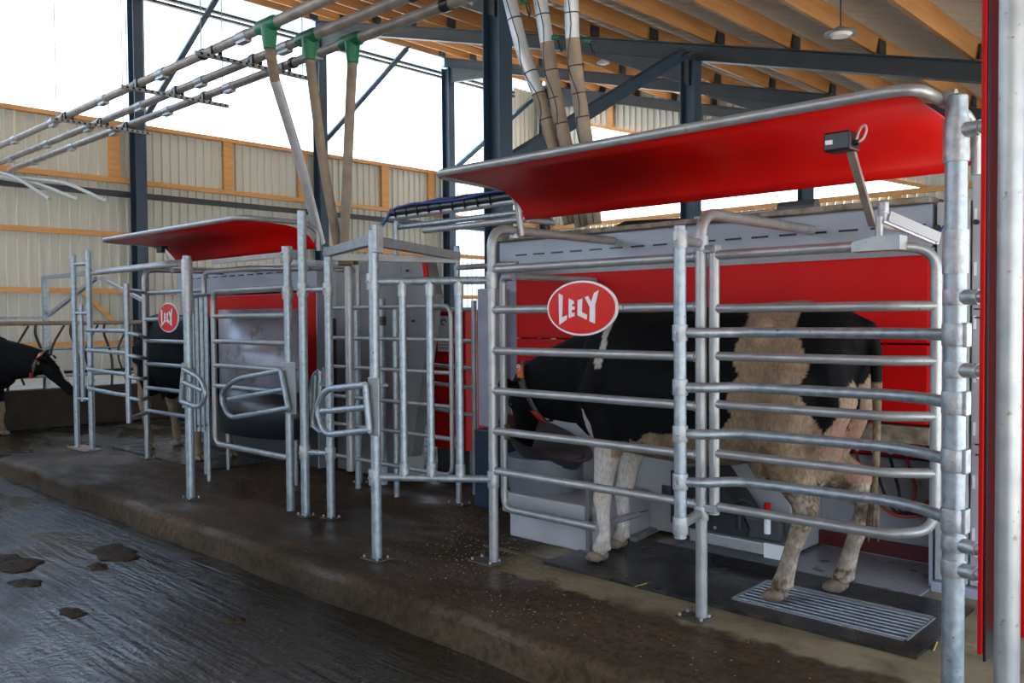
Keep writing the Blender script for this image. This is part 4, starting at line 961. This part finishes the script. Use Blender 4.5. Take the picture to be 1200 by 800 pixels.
# far outer gate
xo2 = P(150, 430, 'Y', 3.62)[0]
fo = thing('far_outer_gate', 'far outer gate with blue-lit rails between the twin left posts and the sign frame', 'gate', (xo2, 3.62, .45))
G().tube([(xo2, 3.62, .46), (xo2, 3.62, P(148, 332, 'Y', 3.62)[2])], .028, 12).build('upright', GALV, fo)
for z in (.50, 1.80): G().tube([(xo2, 3.62, z), (xq, 4.0, z)], .022, 10).build('link', GALV2, fo)
xf2 = -10.40
for py in (387, 411, 434, 457):
    z = P(125, py, 'Y', 3.75)[2]
    G().tube(fil([(xf2, 3.85, z), (xf2 + .3, 3.72, z), (xo2 - .3, 3.62, z), (xo2, 3.62, z)], .1, 4), .021, 10).build('rail', GALV, fo)
    G().tube(fil([(xo2, 3.62, z - .02), (xo2 + .2, 3.66, z - .04), (xq, 4.0, z - .08)], .1, 4), .02, 10).build('short_rail', GALV, fo)
# twin tall posts
tp = thing('twin_posts', 'pair of tall galvanized posts on a shared foot plate at the far left platform corner', 'frame', (-10.55, 3.8, 0))
xA, zA = vpost(tp, 87.5, 299, 3.79, GALV, .032); xB, zB = vpost(tp, 105, 293, 3.85, GALV, .034)
for py in (309, 367): z = P(95, py, 'Y', 3.8)[2]; G().tube([(xA, 3.79, z), (xB, 3.85, z)], .022, 10).build('rung', GALV, tp)
xC = P(96, 400, 'Y', 3.82)[0]; G().tube([(xC, 3.82, P(97, 470, 'Y', 3.82)[2]), (xC, 3.82, P(95, 357, 'Y', 3.82)[2])], .026, 10).build('hung_tube', GALV, tp)
z = P(97, 470, 'Y', 3.82)[2] + .03; G().tube([(xA, 3.79, z), (xB, 3.85, z)], .018, 10).build('rung', GALV, tp)
G().bbox(xA - .12, xB + .12, 3.72, 3.92, .001, .014, .003).build('foot_plate', PIPEB, tp)
# double top tubes
dt = thing('double_top_tubes', 'two grey tubes running side by side from the twin posts to the far stall', 'pipe', (-9.2, 3.9, 2.02))
for k, y in enumerate((3.88, 3.96)):
    z = P(150, 316, 'Y', 3.9)[2] + .03 * k; G().tube([(xB, y, z), (P(214, 318, 'Y', 3.9)[0], y, z)], .026, 10).build('tube', PIPE if k else GALV2, dt)
# square frame with diagonals behind
sq = thing('square_frame', 'square-section galvanized frame with diagonal braces behind the twin posts', 'frame', (-12, 4.0, 0))
Xs = -14.75; q = P(53.5, 372, 'X', Xs); zt = P(51, 325, 'X', Xs)[2]
G().beam((Xs, q[1], .42), (Xs, q[1], zt), .085, .085, up=(1, 0, 0)).build('upright', GALV, sq)
e = P(176, 325, 'Y', q[1] + .1)
G().beam((Xs - .03, q[1], zt), (e[0], q[1] + .1, zt), .06, .06).build('top_bar', GALV, sq)
G().beam(P(56, 370, 'X', Xs), P(112, 326, 'Y', q[1] + .04), .05, .05).build('diagonal', GALV, sq)
G().beam(P(118, 326, 'Y', q[1] + .04), P(168, 352, 'Y', q[1] + .06), .045, .045).build('diagonal', GALV2, sq)
G().beam(P(0, 360, 'X', Xs - 2) * V(1, 1, 0) + V(0, 0, 1.55), P(51, 360, 'X', Xs) * V(1, 1, 0) + V(0, 0, 1.55), .04, .04).build('side_bar', GALV2, sq)

# ------------------------------------------------------------------ mats, grate, debris
mx0, mx1 = -3.43, -1.27
rm = thing('rubber_mat', 'wet black rubber mat under the near cow', 'mat', (-2.3, 4.2, 0))
gx0, gx1, gy0, gy1 = -2.25, -1.36, 4.02, 4.44
for (a, b, c, d) in ((mx0, mx1, 3.88, gy0), (mx0, gx0, gy0, gy1), (gx1, mx1, gy0, gy1), (mx0, mx1, gy1, 4.72)):
    G().box(a, b, c, d, .001, .018).build('mat_piece', MAT, rm)
gr = thing('drain_grate', 'rectangular steel drain grate set in the mat under the cow\'s hind legs', 'grate', ((gx0 + gx1) / 2, (gy0 + gy1) / 2, .001))
G().box(gx0, gx1, gy0, gy0 + .012, .001, .022).box(gx0, gx1, gy1 - .012, gy1, .001, .022).box(gx0, gx0 + .012, gy0, gy1, .001, .022).box(gx1 - .012, gx1, gy0, gy1, .001, .022).build('frame', GALV2, gr)
for k in range(8):
    y = gy0 + .045 + k * .047; G().tube([(gx0 + .01, y, .014), (gx1 - .01, y, .014)], .0075, 8).build('bar', GALV, gr)
G().box(gx0, gx1, gy0, gy1, .0005, .004).build('pit_shade', BLACK, gr)  # flat black sheet, its colour stands in for the drain's dark depth
m2 = G().box(-10.3, -8.0, 4.05, 4.72, .001, .018).build('rubber_mat', MAT); tag(m2, 'dark wet rubber mat in the far stall', 'mat')
def patty(x, y, z, r, lab, n=26):
    g = G(); vs = [(x, y, z + .014)]; rings = 5
    ph = [random.random() * 6 for _ in range(5)]
    for j in range(1, rings + 1):
        for i in range(n):
            a = 2 * PI * i / n; rr = r * (j / rings) * (1 + .22 * math.sin(2 * a + ph[0]) + .12 * math.sin(5 * a + ph[1]) + .06 * math.sin(9 * a + ph[2]))
            h = .014 * (1 - (j / rings) ** 2.5) * (1 + .3 * math.sin(4 * a + j + ph[3])); vs.append((x + rr * math.cos(a), y + rr * .7 * math.sin(a), z + max(0, h) + .001))
    fs = [(0, 1 + i, 1 + (i + 1) % n) for i in range(n)] + [(1 + j * n + i, 1 + (j + 1) * n + i, 1 + (j + 1) * n + (i + 1) % n, 1 + j * n + (i + 1) % n) for j in range(rings - 1) for i in range(n)]
    fs.append(tuple(1 + (rings - 1) * n + i for i in range(n))[::-1])
    g.add(vs, fs, True); tag(g.build('manure_pat', DUNG), lab, 'manure', 'manure pats on the wet floor')
for px, py, r, lab in ((135, 648, .24, 'broad brown manure pat on the wet grooved floor'), (115, 664, .1, 'small manure smear beside the broad pat'), (30, 683, .12, 'dark manure pat near the left edge of the floor'), (85, 718, .1, 'thin manure smear on the shiny floor'), (274, 727, .07, 'yellowish manure speck on the dark lower floor'), (7, 660, .28, 'dark manure heap cut by the left edge')):
    q = P(px, py, 'Z', Z0); patty(q[0], q[1], Z0, r, lab)
def crumbs():
    g = G()
    for k in range(1100):
        if k < 520: q = P(random.gauss(560, 42), random.gauss(640, 24), 'Z', 0)
        elif k < 700: q = P(random.gauss(620, 90), random.gauss(705, 30), 'Z', 0)
        else: q = V(random.uniform(-8, -1), random.uniform(3.05, 4.8), 0)
        if q[1] < 3.02 or q[1] > 4.85: continue
        s = random.uniform(.002, .0055); a = random.random() * PI; c, d = math.cos(a) * s * 1.6, math.sin(a) * s * 1.6
        x, y = q[0], q[1]
        g.add([(x - c, y - d, .001), (x + d * .6, y - c * .6, .001), (x + c, y + d, .001), (x - d * .6, y + c * .6, .001), (x, y, s * 1.1)], [(0, 1, 4), (1, 2, 4), (2, 3, 4), (3, 0, 4), (3, 2, 1, 0)])
    o = g.build('feed_crumbs', CRUMB); tag(o, 'pale feed crumbs scattered on the brown platform around the posts', 'crumbs', None, 'stuff')
crumbs()
o = G().tube([P(744, 687, 'Z', .022), P(758, 683, 'Z', .024)], .003, 5).build('straw', STRAW); tag(o, 'single yellow straw lying on the black mat', 'straw')
o = G().tube([P(1094, 762, 'Z', .004), P(1098, 752, 'Z', .006)], .004, 5).build('straw', STRAW); tag(o, 'single yellow straw beside the mat corner at right', 'straw')
pb_ = thing('corner_brace', 'grey flat bar lying from the near stall leg toward the fore hooves', 'bar', P(745, 625, 'Z', .05))
G().beam(P(742, 632, 'Z', .03), P(790, 608, 'Z', .03), .05, .03).build('flat_bar', GALV2, pb_)
tag(G().box(-4.0, -3.44, 3.93, 3.97, .0005, .006).build('floor_strip', mk('strip_dirt', (.12, .095, .06), .7)), 'pale narrow strip on the platform leading to the mat', 'strip')

# ------------------------------------------------------------------ cows
def coat_mat(name):
    M = bpy.data.materials.new(name); M.use_nodes = True; N = M.node_tree.nodes; L = M.node_tree.links; b = N['Principled BSDF']
    at = N.new('ShaderNodeAttribute'); at.attribute_name = 'coat'; g = N.new('ShaderNodeNewGeometry')
    n = N.new('ShaderNodeTexNoise'); n.inputs['Scale'].default_value = 70; n.inputs['Detail'].default_value = 5
    mp = N.new('ShaderNodeMapping'); mp.inputs['Scale'].default_value = (1, 1, .4); L.new(g.outputs['Position'], mp.inputs[0]); L.new(mp.outputs[0], n.inputs['Vector'])
    m1 = N.new('ShaderNodeMix'); m1.data_type = 'RGBA'; m1.blend_type = 'MULTIPLY'; m1.inputs[0].default_value = .6
    r = N.new('ShaderNodeValToRGB'); r.color_ramp.elements[0].position = .3; r.color_ramp.elements[0].color = (.45, .42, .38, 1); r.color_ramp.elements[1].position = .6; r.color_ramp.elements[1].color = (1, 1, 1, 1)
    L.new(n.outputs[0], r.inputs[0]); L.new(at.outputs['Color'], m1.inputs[6]); L.new(r.outputs[0], m1.inputs[7]); L.new(m1.outputs[2], b.inputs['Base Color'])
    b.inputs['Roughness'].default_value = .7; b.inputs['Specular IOR Level'].default_value = .12
    bp = N.new('ShaderNodeBump'); bp.inputs['Strength'].default_value = .35; bp.inputs['Distance'].default_value = .006; L.new(n.outputs[0], bp.inputs['Height']); L.new(bp.outputs[0], b.inputs['Normal'])
    return M
COAT = coat_mat('cow_coat')

def ringloft(g, secs, n=24):
    """secs: (cx, cy, cz, half_w(y), half_h, tilt) rings perpendicular-ish to x (tilt about y)"""
    vs = []
    for (cx, cy, cz, w, h, ti) in secs:
        for i in range(n):
            a = 2 * PI * i / n; c, s = math.cos(a), math.sin(a)
            e = .85; yy = math.copysign(abs(c) ** e, c) * w; hh = math.copysign(abs(s) ** e, s) * h
            vs.append((cx + hh * math.sin(ti), cy + yy, cz + hh * math.cos(ti)))
    fs = [(j * n + i, j * n + (i + 1) % n, (j + 1) * n + (i + 1) % n, (j + 1) * n + i) for j in range(len(secs) - 1) for i in range(n)]
    fs += [tuple(range(n))[::-1], tuple(range((len(secs) - 1) * n, len(secs) * n))]
    g.add(vs, fs)
def limb(g, pts, n=12):
    """pts: (x,y,z,r) -> tapered tube with rounded ends"""
    a = Vector(pts[0][:3]); b = Vector(pts[-1][:3]); d0 = (a - Vector(pts[1][:3])).normalized(); d1 = (b - Vector(pts[-2][:3])).normalized()
    P_ = [a + d0 * pts[0][3] * .8] + [Vector(p[:3]) for p in pts] + [b + d1 * pts[-1][3] * .8]
    R_ = [pts[0][3] * .4] + [p[3] for p in pts] + [pts[-1][3] * .4]
    g.tube(P_, R_, n)
def inpoly(x, z, poly):
    c = False; n = len(poly)
    for i in range(n):
        x1, z1 = poly[i]; x2, z2 = poly[(i + 1) % n]
        if (z1 > z) != (z2 > z) and x < (x2 - x1) * (z - z1) / (z2 - z1) + x1: c = not c
    return c

def cow(label, origin, head='down', rotz=0.0, legs=None, patches=None, name='dairy_cow', voxel=.016, neck_drop=0.0, collar=True):
    """local frame: +x toward the head, origin on the ground below mid body"""
    g = G()
    T_ = [(-.87, 0, 1.36, .07, .08, 0), (-.82, 0, 1.27, .17, .21, 0), (-.74, 0, 1.215, .235, .31, 0), (-.60, 0, 1.165, .275, .385, 0), (-.40, 0, 1.13, .275, .41, 0), (-.15, 0, 1.085, .315, .435, 0),
          (.12, 0, 1.06, .33, .43, 0), (.38, 0, 1.06, .30, .42, 0), (.60, 0, 1.065, .25, .41, 0), (.78, 0, 1.06, .20, .36, 0), (.90, 0, 1.06, .13, .26, 0)]
    ringloft(g, T_)
    # spine ridge, hooks and pins
    g.tube([(-.80, 0, 1.44), (-.55, 0, 1.505), (-.1, 0, 1.49), (.4, 0, 1.455), (.62, 0, 1.46), (.8, 0, 1.38)], [.05, .06, .05, .05, .055, .07], 10)
    for s in (-1, 1):
        limb(g, [(-.42, s * .20, 1.42, .07), (-.40, s * .24, 1.36, .06)]); limb(g, [(-.80, s * .10, 1.38, .05), (-.84, s * .10, 1.34, .04)])
        limb(g, [(.60, s * .16, 1.20, .12), (.70, s * .19, .98, .11), (.62, s * .16, .86, .10)])
    hd = {'down': [(1.42, .0, .985), (1.56, -.10 * math.copysign(1, math.cos(rotz)) * -1, .60)], 'level': [(1.44, 0, 1.07), (1.80, 0, .66)]}[head]
    pk = Vector(hd[0]); mz = Vector(hd[1])
    # neck
    nk = [(.72 + (pk.x - .72) * t, pk.y * t, 1.12 + (pk.z - 1.14) * t, w_, h_, .2 + .3 * t) for t, w_, h_ in ((0, .17, .32), (.3, .135, .29), (.55, .115, .26), (.8, .105, .215), (1, .095, .16))]
    ringloft(g, nk, 20)
    limb(g, [(.85, 0, .85, .12), (.80, 0, .76, .08)])       # brisket
    limb(g, [(.95, 0, .93, .06), (1.25, .01, .92, .045)])   # dewlap
    # head
    d = (mz - pk).normalized(); L_ = (mz - pk).length; per = d.cross(Vector((0, 1, 0))).normalized()
    if per.z < 0: per = -per
    def hp(u, v, w=0.0): return pk + d * (u * L_) + per * v + Vector((0, w, 0))
    def hr(u, v, w, h, n=16):
        c = hp(u, v); return [c + Vector((0, math.cos(2 * PI * i / n) * w, 0)) + per * (math.sin(2 * PI * i / n) * h) for i in range(n)]
    R = [hr(-.18, .02, .05, .05), hr(-.08, .02, .09, .10), hr(.1, .0, .105, .13), hr(.3, -.01, .105, .13), hr(.5, -.015, .08, .10), hr(.75, -.02, .062, .075), hr(.92, -.02, .07, .07), hr(1.03, -.02, .062, .055), hr(1.08, -.02, .03, .03)]
    vs = [v for r in R for v in r]; n = 16
    g.add(vs, [(j * n + i, j * n + (i + 1) % n, (j + 1) * n + (i + 1) % n, (j + 1) * n + i) for j in range(len(R) - 1) for i in range(n)] + [tuple(range(n))[::-1], tuple(range((len(R) - 1) * n, len(R) * n))])
    for s in (-1, 1):   # ears
        e0 = hp(-.02, .05, s * .08); e1 = hp(-.10, .05, s * .17); e2 = hp(-.10, .02, s * .25)
        g.tube([e0, (e0 + e1) / 2, e1, (e1 + e2) / 2, e2], [.022, .04, .045, .035, .012], 10)
        limb(g, [tuple(hp(.22, .05, s * .085)) + (.032,), tuple(hp(.30, .045, s * .088)) + (.03,)])  # brow
    # legs:  fore near/far, hind near/far: ground points
    lg = legs or dict(fn=(.62, -.17), ff=(.66, .17), hn=(-.55, -.17), hf=(-.60, .18))
    hoofs = []
    for key in ('fn', 'ff'):
        x, y = lg[key]; s = -1 if key == 'fn' else 1
        limb(g, [(.62, s * .15, .90, .12), (.60, s * .155, .74, .10), (x * .5 + .61 * .5, s * .15 * .4 + y * .6, .56, .068), (x * .7 + .6 * .3, y, .42, .058), (x - .005, y, .37, .058), (x - .01, y, .31, .043), (x - .02, y, .17, .039), (x - .005, y, .115, .05), (x + .02, y, .07, .048)])
        hoofs.append((x + .03, y))
    for key in ('hn', 'hf'):
        x, y = lg[key]; s = -1 if key == 'hn' else 1
        hx = x - .14   # hock behind the hoof
        limb(g, [(-.58, s * .13, 1.15, .20), (-.55, s * .17, .98, .175), (-.51, s * .18, .84, .16), (-.555, s * .165, .70, .125), (hx + .035, (s * .16 + y) / 2, .60, .09), (hx, y, .52, .068), (hx + .02, y, .43, .052), (hx + .08, y, .26, .042), (x - .03, y, .14, .05), (x + .0, y, .08, .05)])
        limb(g, [(-.70, s * .12, 1.22, .14), (-.74, s * .12, 1.05, .13), (-.69, s * .14, .88, .10), (-.62, s * .15, .74, .07)])
        limb(g, [(-.40, s * .19, .93, .12), (-.36, s * .19, .82, .09)])
        limb(g, [(hx - .03, y, .55, .022), (hx - .035, y, .50, .03)])
        hoofs.append((x + .02, y))
    for x, y in hoofs: limb(g, [(x - .075, y, .105, .022), (x - .085, y, .09, .02)])
    # udder
    limb(g, [(-.50, 0, .76, .15), (-.60, 0, .74, .14), (-.68, 0, .82, .09)], 14); limb(g, [(-.36, 0, .68, .12), (-.30, 0, .70, .09)], 14)
    for x in (-.42, -.60):
        for s in (-1, 1): limb(g, [(x, s * .07, .63, .022), (x, s * .075, .56, .014)], 8)
    # tail
    g.tube([(-.80, 0, 1.44), (-.88, 0, 1.42), (-.915, 0, 1.30), (-.925, .01, 1.0), (-.92, .01, .72), (-.91, .01, .60)], [.05, .04, .034, .024, .02, .018], 10)
    me0 = mesh('cow_raw', g.v, g.f); ob0 = bpy.data.objects.new('cow_raw', me0); SC.collection.objects.link(ob0)
    rmd = ob0.modifiers.new('r', 'REMESH'); rmd.mode = 'VOXEL'; rmd.voxel_size = voxel
    sm = ob0.modifiers.new('s', 'SMOOTH'); sm.factor = .5; sm.iterations = 5
    dg = bpy.context.evaluated_depsgraph_get(); ev = ob0.evaluated_get(dg); me = bpy.data.meshes.new_from_object(ev); bpy.data.objects.remove(ob0)
    me.name = 'body'; me.polygons.foreach_set('use_smooth', [True] * len(me.polygons))
    co = np.zeros(len(me.vertices) * 3); me.vertices.foreach_get('co', co); co = co.reshape(-1, 3)
    col = me.color_attributes.new('coat', 'FLOAT_COLOR', 'POINT'); arr = np.ones((len(co), 4))
    def nz(x, y, z): return math.sin(x * 23 + z * 11) * .5 + math.sin(z * 31 - x * 17 + y * 9) * .35 + math.sin((x + z) * 67) * .2
    BLK = np.array((.0045, .0045, .0055)); CRM = np.array((.36, .26, .17)); WHT = np.array((.60, .56, .52)); BRN = np.array((.10, .065, .035)); PNK = np.array((.46, .22, .17))
    for i, (x, y, z) in enumerate(co):
        w = nz(x, y, z) * .012; c = patches(x + w, y, z + w, nz(x * 1.7, y, z * 1.7), dict(B=BLK, C=CRM, W=WHT, N=BRN, P=PNK)); arr[i, :3] = c
    col.data.foreach_set('color', arr.ravel()); me.materials.append(COAT)
    t = thing(name, label, 'cow', origin); t.rotation_euler = (0, 0, rotz)
    bo = bpy.data.objects.new('body', me); SC.collection.objects.link(bo); bo.parent = t
    def part(gg, nm, mt, par=None):
        m_ = mesh(nm, gg.v, gg.f, True); m_.materials.append(mt); o = bpy.data.objects.new(nm, m_); SC.collection.objects.link(o); o.parent = par or t; return o
    for x, y in hoofs:
        gg = G()
        for s in (-1, 1):
            yy = y + s * .027
            gg.tube([(x - .045, yy, .045), (x - .02, yy, .04), (x + .03, yy, .03), (x + .065, yy - s * .004, .018)], [.02, .036, .032, .014], 12)
            gg.v = [(a, b, max(c, .002)) for a, b, c in gg.v]
        part(gg, 'hoof', HOOF)
    for s in (-1, 1):
        e = hp(.27, .035, s * .106); gg = G(); gg.tube([e - Vector((0, s * .012, 0)), e, e + Vector((0, s * .012, 0))], [.016, .02, .008], 12); part(gg, 'eye', EYE)
        q = hp(1.02, .0, s * .035); gg = G(); gg.tube([q - d * .01, q + d * .016], [.012, .009], 10); part(gg, 'nostril', EYE)
        e = hp(-.09, .035, s * .19); gg = G(); gg.bbox(e.x - .006 - .012, e.x - .012, e.y - .025, e.y + .025, e.z - .07, e.z - .005, .003); part(gg, 'ear_tag', YELL)
    # tail switch
    gg = G()
    for k in range(9):
        a = k * .7; gg.tube([(-.91, .01, .64), (-.91 + .015 * math.cos(a), .01 + .015 * math.sin(a), .52), (-.90 + .03 * math.cos(a), .01 + .03 * math.sin(a), .40 - .02 * (k % 3))], [.015, .014, .003], 6)
    part(gg, 'tail_switch', mk('switch_hair', (.05, .035, .022), .8, 0, (.16, .11, .07), 40))
    # collar ring around the neck
    if collar:
        tcl = .84; cxx = .72 + (pk.x - .72) * tcl; n = 30; gg = G(); cz = 1.12 + (pk.z - 1.14) * tcl; ti = .2 + .3 * tcl; ring = []
        for i in range(n):
            a = 2 * PI * i / n; yy = math.cos(a) * .118; hh = math.sin(a) * .225; ring.append((cxx + hh * math.sin(ti), .012 + yy, cz + hh * math.cos(ti)))
        vs = []; 
        for (x, y, z) in ring:
            for dx, k in ((-.02, 1), (.02, 1), (.02, .965), (-.02, .965)):
                vs.append((x + dx, .012 + (y - .012) * k, cz + (z - cz) * k))
        fs = [(4 * i + j, 4 * i + (j + 1) % 4, 4 * ((i + 1) % n) + (j + 1) % 4, 4 * ((i + 1) % n) + j) for i in range(n) for j in range(4)]
        gg.add(vs, fs); st_ = part(gg, 'collar', GREYS)
        gg = G(); 
        def cp(a, off=.0): yy = math.cos(a) * (.120 + off); hh = math.sin(a) * (.228 + off); return Vector((cxx + hh * math.sin(ti), .012 + yy, cz + hh * math.cos(ti)))
        near = 1 if math.cos(rotz) < 0 else -1
        for (a0, a1, mt_, nm) in ((PI * .70, PI * .86, ORANGE, 'number_tag'), (PI * .90, PI * 1.06, REDS if False else GREYS, 'strap'), (PI * 1.20, PI * 1.42, REDS, 'red_buckle')):
            if near > 0: a0, a1 = PI - a0, PI - a1
            gg = G(); k = 6; vs = []
            for j in range(k):
                p0 = cp(a0 + (a1 - a0) * j / (k - 1), .006); 
                for dx in (-.026, .026):
                    for o_ in (0, .012): vs.append(p0 + Vector((dx, near * o_, 0)))
            fs = []
            for j in range(k - 1):
                b_ = 4 * j; fs += [(b_, b_ + 2, b_ + 6, b_ + 4), (b_ + 1, b_ + 5, b_ + 7, b_ + 3), (b_, b_ + 4, b_ + 5, b_ + 1), (b_ + 2, b_ + 3, b_ + 7, b_ + 6)]
            fs += [(0, 1, 3, 2), (4 * k - 4, 4 * k - 2, 4 * k - 1, 4 * k - 3)]
            gg.add(vs, fs); part(gg, nm, mt_, st_)
            if nm == 'number_tag':
                c9 = cp((a0 + a1) / 2 + .08, .02); gg = G(); sgn = 1
                pts9 = [c9 + Vector((-.012 * math.cos(q_) , (.006 if c9.y > 0 else -.006), .010 + .010 * math.sin(q_))) for q_ in np.linspace(0, 2 * PI, 12)] + [c9 + Vector((-.012, .006 if c9.y > 0 else -.006, -.010)), c9 + Vector((.002, .006 if c9.y > 0 else -.006, -.020))]
                gg.tube(pts9, .003, 5); part(gg, 'digit', SIGNW, st_)
    return t

def pat_A(x, y, z, n, K):
    # side-view patches of the near cow, local x toward the head
    n = n * .6 + .5 * math.sin(x * 97 + 5 * math.sin(z * 41)) * math.sin(z * 83 + 4 * math.sin(y * 60 + x * 37))
    dirt = max(0.0, min(1.0, .62 + n * 1.2)) 
    if x < -.34 and z < .62 and abs(y) > .0 and x > -.9:     # hind lower legs, dirty
        base = K['C'] * .55 + K['W'] * .45; k = (.92 if z > .40 else .5 if z > .14 else .95) * dirt; return base * (1 - k) + K['N'] * k
    pink = x < -.74 and .60 < z < .96 and x > -.87
    if x > .40 and z < .74 and x < .86:
        if z < .14: return K['W'] * .7 + K['C'] * .2
        return K['W'] if not (z > .64 and x < .55) else K['C']
    thigh = [(-.60, 1.60), (-.59, 1.46), (-.61, 1.41), (-.64, 1.35), (-.69, 1.23), (-.66, 1.10), (-.70, .98), (-.76, .89), (-.82, .99), (-.85, 1.19), (-.93, 1.38), (-1.1, 1.5), (-1.1, 1.7)]
    cream = [(-.31, 1.70), (-.31, 1.45), (-.30, 1.35), (-.28, 1.26), (-.32, 1.17), (-.25, 1.03), (-.29, .95), (-.20, .86), (.01, .83), (.24, .83), (.35, .76), (.45, .5), (-1.2, .5), (-1.2, 1.7)]
    if y < .05 or True:
        if inpoly(x, z, thigh): return K['B']
        if pink: return K['P'] * .45 + K['C'] * .4
        if x < -.88: return K['B'] if z > 1.15 else K['C'] * .35 + K['N'] * .65 if n > -.2 else K['C'] * .8
        if inpoly(x, z, cream):
            k = .55 * dirt if z < .85 else .30 * dirt if z < 1.0 else .10 * dirt
            return K['C'] * (1 - k) + K['N'] * k
    if .55 < x < .66 and 1.18 < z < 1.42 and abs(x - .60 - (z - 1.2) * .08) < .022 + .05 * max(0, z - 1.34) * 4: return K['W']
    if .70 < x < .80 and .74 < z < .93 and x > .70 + (z - .74) * .1: return K['W']
    if z < .76 and .0 < x < .40: return K['C']
    return K['B']
def pat_B(x, y, z, n, K):
    if z < .45: return K['C'] * .6 + K['N'] * .4
    if x < -.48 and z < .95 + (-.5 - x) * .6: return K['C']
    return K['B']
def pat_C(x, y, z, n, K):
    if z < .5 and x < 1.2: return K['C'] * .5 + K['N'] * .5 if z < .15 else K['C'] * .75
    if x > 1.50 and abs(y) < .03 and z > .95 - (x - 1.5) * .6: return K['W']
    return K['B']
# near cow: faces -X. local x -> world -X  (rotation pi): local y -> world -y
CX, CY = -2.52, 4.30
def L2(wx, wy): return (-(wx - CX), -(wy - CY))
def flip(a): return a
legsA = dict(fn=None)
# after rotating by pi the local -y side is the far side, so the near legs take local +y; build with mirrored keys
lA = dict(ff=L2(-3.15, 4.10), fn=L2(-3.24, 4.42), hf=L2(-2.03, 4.14), hn=L2(-1.86, 4.50))
cow('black and white dairy cow with cream hindquarters standing in the near stall', (CX, CY, .018), 'down', PI, lA, pat_A, voxel=.014)
bx, by = P(250, 420, 'Y', 4.35)[0], 4.35
cow('dark dairy cow in the far stall, mostly hidden behind the small-looking oval sign', (-9.25, 4.45, .018), 'down', 0.0, None, pat_B, voxel=.02)
# cow at far left, walking in from the left edge: faces right
q = P(60, 440, 'Y', 3.9)
cow('black cow with white-marked forehead and red collar tag looking in from the left edge', (-14.58, 3.44, Z0), 'level', math.radians(43), None, pat_C, voxel=.02)
